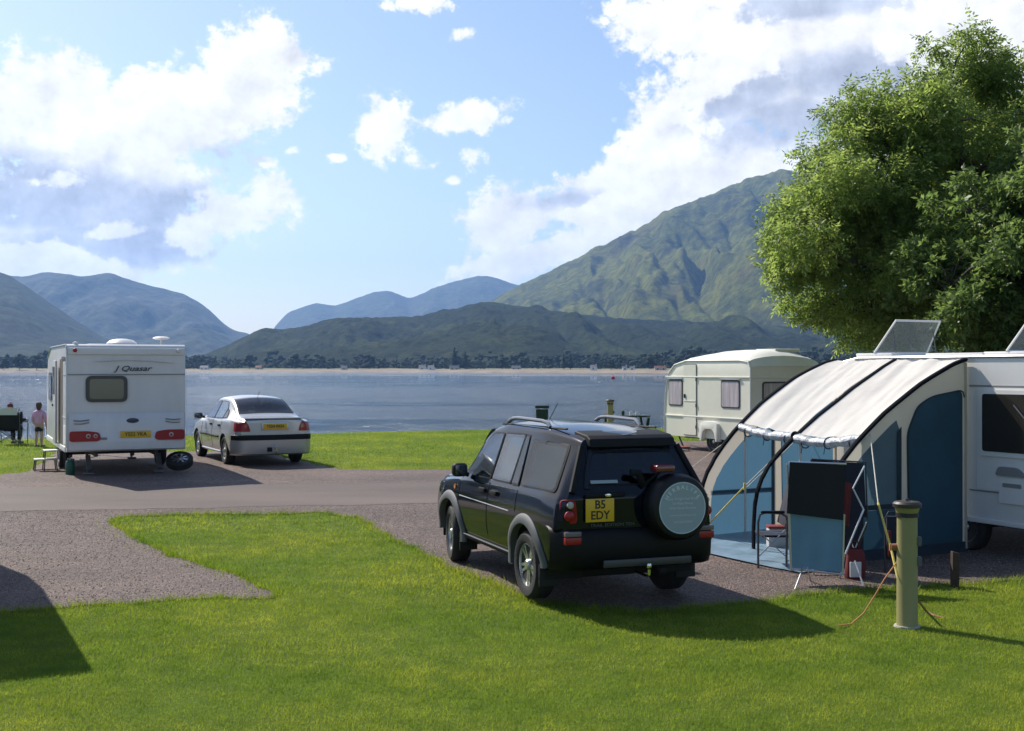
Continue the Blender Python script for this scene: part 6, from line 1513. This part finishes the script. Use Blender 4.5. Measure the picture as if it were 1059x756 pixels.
    for s0 in (8, 8 + half):
        L0 = s0 + half - 7; b = len(tr); tr += [cl(*J[L0 + k], .013) for k in range(4)]; E2 += [(0, b), (b, b + 1), (b + 1, b + 2), (b + 2, b + 3)]
    skin('trousers', tr, E2, dark, pr)
    skin('hair', [((0, -.055, 1.115), (.068, .078)), ((0, -.07, 1.05), (.088, .092)), ((0, -.09, .985), (.075, .06))], [(0, 1), (1, 2)], hair2, pr)
    skin('sun_cap', [((0, -.045, 1.125), (.07, .08)), ((0, -.04, 1.155), (.045, .05))], [(0, 1)], mat('pink_cap', (.55, .36, .38), .8), pr)
    for sd in (1, -1):
        b = MB(); b.lathe([(0, -.012), (.011, 0), (0, .012)], 8, M=Matrix.Translation((sd * .03, .038, 1.04))); b.build('eye', ink, body)
        b = MB(); b.box((sd * .09, .50, .035), (.09, .26, .07), bev=.03, seg=3); b.build('shoe', mat('shoe', (.05, .05, .06)), pr)
    b = MB(); b.prism([(.03, 1.03), (.062, 1.0), (.035, .995)], lambda a, b_, q: (q, a, b_), -.012, .012); b.build('nose', skinm, body)
    b = MB(); b.box((0, .035, .975), (.05, .01, .01)); b.build('mouth', mat('lips', (.35, .12, .11)), body)
people()

# ------------------------------------------------------------------ big trees
def leaf_cloud(cent, rad, n, size, kind, seed):
    """numpy: n compound leaves around clump centres"""
    r = np.random.default_rng(seed); cent = np.asarray(cent); rad = np.asarray(rad)
    k = r.choice(len(cent), n, p=rad ** 2 / (rad ** 2).sum())
    dirs = r.normal(size=(n, 3)); dirs /= np.linalg.norm(dirs, axis=1)[:, None]
    rr = rad[k] * r.random(n) ** .45
    pos = cent[k] + dirs * rr[:, None] * [1, 1, .75]
    ax = dirs * .6 + r.normal(size=(n, 3)) * .5; ax[:, 2] -= .35; ax /= np.linalg.norm(ax, axis=1)[:, None]
    side = np.cross(ax, r.normal(size=(n, 3)) * .5 + [0, 0, 1]); side /= np.linalg.norm(side, axis=1)[:, None] + 1e-9
    nr = np.cross(side, ax); Vs = []
    sz = size * r.uniform(.7, 1.25, n)
    items = [(i / 4, s_) for i in range(1, 5) for s_ in (-1, 1)] + [(1.1, 0)] if kind == 'ash' else [(.5, 0), (.45, -1), (.45, 1)]
    for t, s_ in items:
        if kind == 'ash':
            base = pos + ax * (sz * t)[:, None]; d = ax * (.45 if s_ else 1) + side * s_ * .9 + nr * r.normal(size=(n, 1)) * .35 - np.array([0, 0, .2]); L_ = sz * .42; wd = .36
        else:
            base = pos + ax * (sz * .1)[:, None]; d = ax * .9 + side * s_ * .9 + nr * r.normal(size=(n, 1)) * .3; L_ = sz * (1.0 if not s_ else .8); wd = .42
        d /= np.linalg.norm(d, axis=1)[:, None]
        w = np.cross(d, nr + r.normal(size=(n, 3)) * .35); w /= np.linalg.norm(w, axis=1)[:, None] + 1e-9
        a = base; b = base + d * (L_ * .5)[:, None] + w * (L_ * wd * .5)[:, None]; c = base + d * L_[:, None]; e = base + d * (L_ * .5)[:, None] - w * (L_ * wd * .5)[:, None]
        Vs.append(np.stack([a, b, c, e], 1))
    V = np.concatenate(Vs, 0).reshape(-1, 3); Fc = np.arange(len(V)).reshape(-1, 4); return V, Fc
def big_tree(name, label, base, blobs, n_leaf, size, kind, m_leaf, seed, nclump, crad, trunk_h, tr_r):
    r_ = random.Random(seed); t = thing(name, label, 'tree', base); B = Vector(base)
    bark = MATS['bark']; cl = []; rd = []
    wts = [b[1][0] * b[1][1] * b[1][2] for b in blobs]
    while len(cl) < nclump:
        c, r3 = r_.choices(blobs, [w ** .67 for w in wts])[0]
        v = Vector((r_.gauss(0, 1), r_.gauss(0, 1), r_.gauss(0, 1))).normalized(); q = r_.random() ** .30
        p = Vector((c[0] + v.x * r3[0] * q, c[1] + v.y * r3[1] * q, c[2] + v.z * r3[2] * q))
        if p.z < 1.6: continue
        rr = r_.uniform(crad * .6, crad * 1.25)
        if r_.random() < .35: p = Vector(c) + (p - Vector(c)) * r_.uniform(1.05, 1.3) / max(q, .6); rr *= .55
        if p.z < 1.6: continue
        cl.append(p); rd.append(rr)
    V, Fc = leaf_cloud([(p - B)[:] for p in cl], rd, n_leaf, size, kind, seed)
    raw_mesh('crown', V, Fc, m_leaf, t)
    # trunk, limbs, twigs in one mesh
    b = MB(); fork = Vector((0, 0, trunk_h)); b.tube([(0, 0, -.2), (.03, 0, trunk_h * .5), fork[:]], [tr_r * 1.25, tr_r, tr_r * .85], 12)
    limbs = []
    cen = [Vector(c) - B for c, _ in blobs]
    for i, (c, r3) in enumerate(blobs):
        if r3[0] < .7: continue
        for k in range(3):
            e = Vector(c) - B + Vector((r_.uniform(-.4, .4) * r3[0], r_.uniform(-.4, .4) * r3[1], r_.uniform(-.2, .5) * r3[2])); m1 = fork.lerp(e, .4) + Vector((r_.uniform(-.3, .3), r_.uniform(-.3, .3), .5)); m2 = fork.lerp(e, .75) + Vector((0, 0, .3))
            b.tube([fork[:], m1[:], m2[:], e[:]], [tr_r * .5, tr_r * .32, tr_r * .18, .03], 7); limbs += [m1, m2, e]
    for p, rr in zip(cl, rd):
        q = p - B; s_ = min(limbs, key=lambda m__: (m__ - q).length); mid = s_.lerp(q, .5) + Vector((r_.uniform(-.15, .15), r_.uniform(-.15, .15), .12)); b.tube([s_[:], mid[:], q[:]], [.03, .018, .006], 5, cap=False)
    b.build('trunk', bark, t); return t
M_ash = leafmat('ash_leaf', (.095, .16, .03), (.24, .32, .08), .6, .5); M_syc = leafmat('sycamore_leaf', (.06, .115, .028), (.15, .22, .06), .55, .45)
def pxb(px, py, d, rx, ry, rz): p = at(px, py, d); return ((p.x, p.y, p.z), (rx, ry, rz))
ash = [pxb(985, 125, 27, 1.3, 1.5, 1.1), pxb(985, 75, 27, .5, .7, .8), pxb(1000, 45, 27, .3, .4, .4), pxb(1030, 75, 27, .5, .6, .4), pxb(905, 140, 26.5, 1.25, 1.5, .85), pxb(955, 190, 27, 2.4, 2.2, 1.9), pxb(872, 205, 26.5, 1.1, 1.5, .95), pxb(836, 262, 26, 1.05, 1.4, .8),
       pxb(900, 280, 26.5, 2.0, 2.0, 1.3), pxb(1055, 120, 28, 1.6, 2, 1.3), pxb(1080, 215, 28, 2.8, 2.4, 2.2), pxb(880, 325, 26.5, .9, 1.2, .55), pxb(960, 320, 27, 2.2, 2, 1.0), pxb(1150, 150, 28, 2.0, 2.0, 2.0)]
big_tree('ash_tree', 'tall light green ash tree rising behind the awning', (10.6, 27.6, .25), ash, 31000, .28, 'ash', M_ash, 3, 215, .60, 2.6, .30)
syc = [pxb(1040, 250, 23, 1.5, 1.4, 1.5), pxb(1000, 310, 23, 1.0, 1.3, .8), pxb(1090, 300, 23, 1.9, 1.6, 1.4), pxb(1100, 200, 23.5, 1.4, 1.5, 1.4), pxb(1045, 340, 23, .9, 1.2, .55), pxb(960, 285, 24, .6, .8, .6)]
big_tree('sycamore_tree', 'darker broad leaved tree in front of the ash at the right edge', (11.3, 23.3, .25), syc, 26000, .145, 'syc', M_syc, 9, 190, .45, 2.2, .2)

# ------------------------------------------------------------------ grass blades and loose stones
M_blade = leafmat('grass_blade', (.125, .205, .014), (.19, .28, .024), .5, .55)
def patchy(M):
    N = M.node_tree.nodes; L = M.node_tree.links; r = [n for n in N if n.type == 'VALTORGB'][0]; tc = N.new('ShaderNodeTexCoord')
    out = r.outputs[0]; tg = [l.to_socket for l in list(out.links)]
    for sc, lo, hi in ((.5, (.66, .78, .7), (1.38, 1.14, 1.3)), (3.2, (.72, .8, .75), (1.25, 1.15, 1.3))):
        n = N.new('ShaderNodeTexNoise'); n.inputs['Scale'].default_value = sc; n.inputs['Detail'].default_value = 5; L.new(tc.outputs['Object'], n.inputs['Vector'])
        q = N.new('ShaderNodeValToRGB'); q.color_ramp.elements[0].position = .36; q.color_ramp.elements[1].position = .64; q.color_ramp.elements[0].color = (*lo, 1); q.color_ramp.elements[1].color = (*hi, 1); L.new(n.outputs[0], q.inputs[0])
        mx = N.new('ShaderNodeMix'); mx.data_type = 'RGBA'; mx.blend_type = 'MULTIPLY'; mx.inputs[0].default_value = 1; L.new(out, mx.inputs[6]); L.new(q.outputs[0], mx.inputs[7]); out = mx.outputs[2]
    for s_ in tg: L.new(out, s_)
patchy(M_blade)
def grass():
    r = np.random.default_rng(4); out = []
    P = []
    for (d0, d1, dens, h, w) in ((7.2, 9.5, 6500, .024, .0042), (9.5, 12.5, 4300, .025, .0055), (12.5, 17, 2200, .028, .0075), (17, 20.5, 1000, .034, .011), (20.5, 28, 600, .03, .012), (28, 41, 300, .035, .018)):
        a = .62 * d1 if d1 < 18 else .5 * d1; n = int((d1 - d0) * 2 * a * dens); x = r.uniform(-a, a, n); y = r.uniform(d0, d1, n); k = np.abs(x) < (.6 if d1 < 18 else .47) * y; x, y = x[k], y[k]; q = np.stack([x, y], -1)
        k = ~inside(q, GRAVEL) & ~inside(q, ROAD) & (y < np.interp(x, BANKX, BANKY) + .3); P.append(np.column_stack([q[k], np.full(k.sum(), h), np.full(k.sum(), w)]))
    # taller tufts along the gravel edge
    e = GRAVEL; n = len(e)
    for i in range(n):
        a, b = e[i], e[(i + 1) % n]; L_ = np.linalg.norm(b - a)
        if L_ > .6 or (a[1] > 21): continue
        m = int(L_ * 420) + 1; t = r.random(m)[:, None]; q = a + (b - a) * t + r.normal(size=(m, 2)) * np.where(r.random((m, 1)) < .2, .14, .035); P.append(np.column_stack([q, r.uniform(.035, .07, m), np.full(m, .008)]))
    P = np.concatenate(P); x, y, h, w = P.T; n = len(x)
    cl = fbm(x * 1.3, y * 1.3, 4, 8); h = h * (.55 + .9 * cl) * r.uniform(.6, 1.35, n)
    an = r.uniform(0, 6.283, n); z = g(x, y); lean = r.normal(size=(n, 2)) * (.45 * h)[:, None]
    dx = np.cos(an) * w / 2; dy = np.sin(an) * w / 2
    A = np.column_stack([x - dx, y - dy, z]); B = np.column_stack([x + dx, y + dy, z]); C = np.column_stack([x + lean[:, 0], y + lean[:, 1], z + h])
    V = np.stack([A, B, C], 1).reshape(-1, 3); print('blades', n)
    o = raw_mesh('grass', V, np.arange(len(V)).reshape(-1, 3), M_blade); tag(o, 'short mown lawn grass in the foreground', 'grass', kind='stuff')
grass()
def stones():
    M = leafmat('loose_stone', (.15, .115, .10), (.34, .27, .24), 0, .8); r = np.random.default_rng(6)
    n = 24000; x = r.uniform(-9, 9, n); y = 12 + 7 * r.random(n) ** 1.2; q = np.stack([x, y], -1); k = inside(q, GRAVEL) & ~inside(q, ROAD) & (np.abs(x) < .45 * y); q = q[k]; n = len(q)
    bv = np.array([(1, 0, 0), (0, 1, 0), (-1, 0, 0), (0, -1, 0), (0, 0, 1), (0, 0, -1.)])
    bf = np.array([(0, 1, 4), (1, 2, 4), (2, 3, 4), (3, 0, 4), (1, 0, 5), (2, 1, 5), (3, 2, 5), (0, 3, 5)])
    s_ = r.uniform(.004, .012, n); V = bv[None] * r.uniform(.6, 1.3, (n, 6, 1)) * s_[:, None, None]; a = r.uniform(0, 6.28, n); ca, sa = np.cos(a), np.sin(a)
    V = np.stack([V[..., 0] * ca[:, None] - V[..., 1] * sa[:, None], V[..., 0] * sa[:, None] + V[..., 1] * ca[:, None], V[..., 2] * .7], -1)
    V += np.column_stack([q, g(q[:, 0], q[:, 1]) + .008])[:, None]
    Fc = (bf[None] + np.arange(n)[:, None, None] * 6).reshape(-1, 3); o = raw_mesh('loose_stones', V.reshape(-1, 3), Fc, M); tag(o, 'loose reddish gravel stones', 'gravel', kind='stuff')
stones()
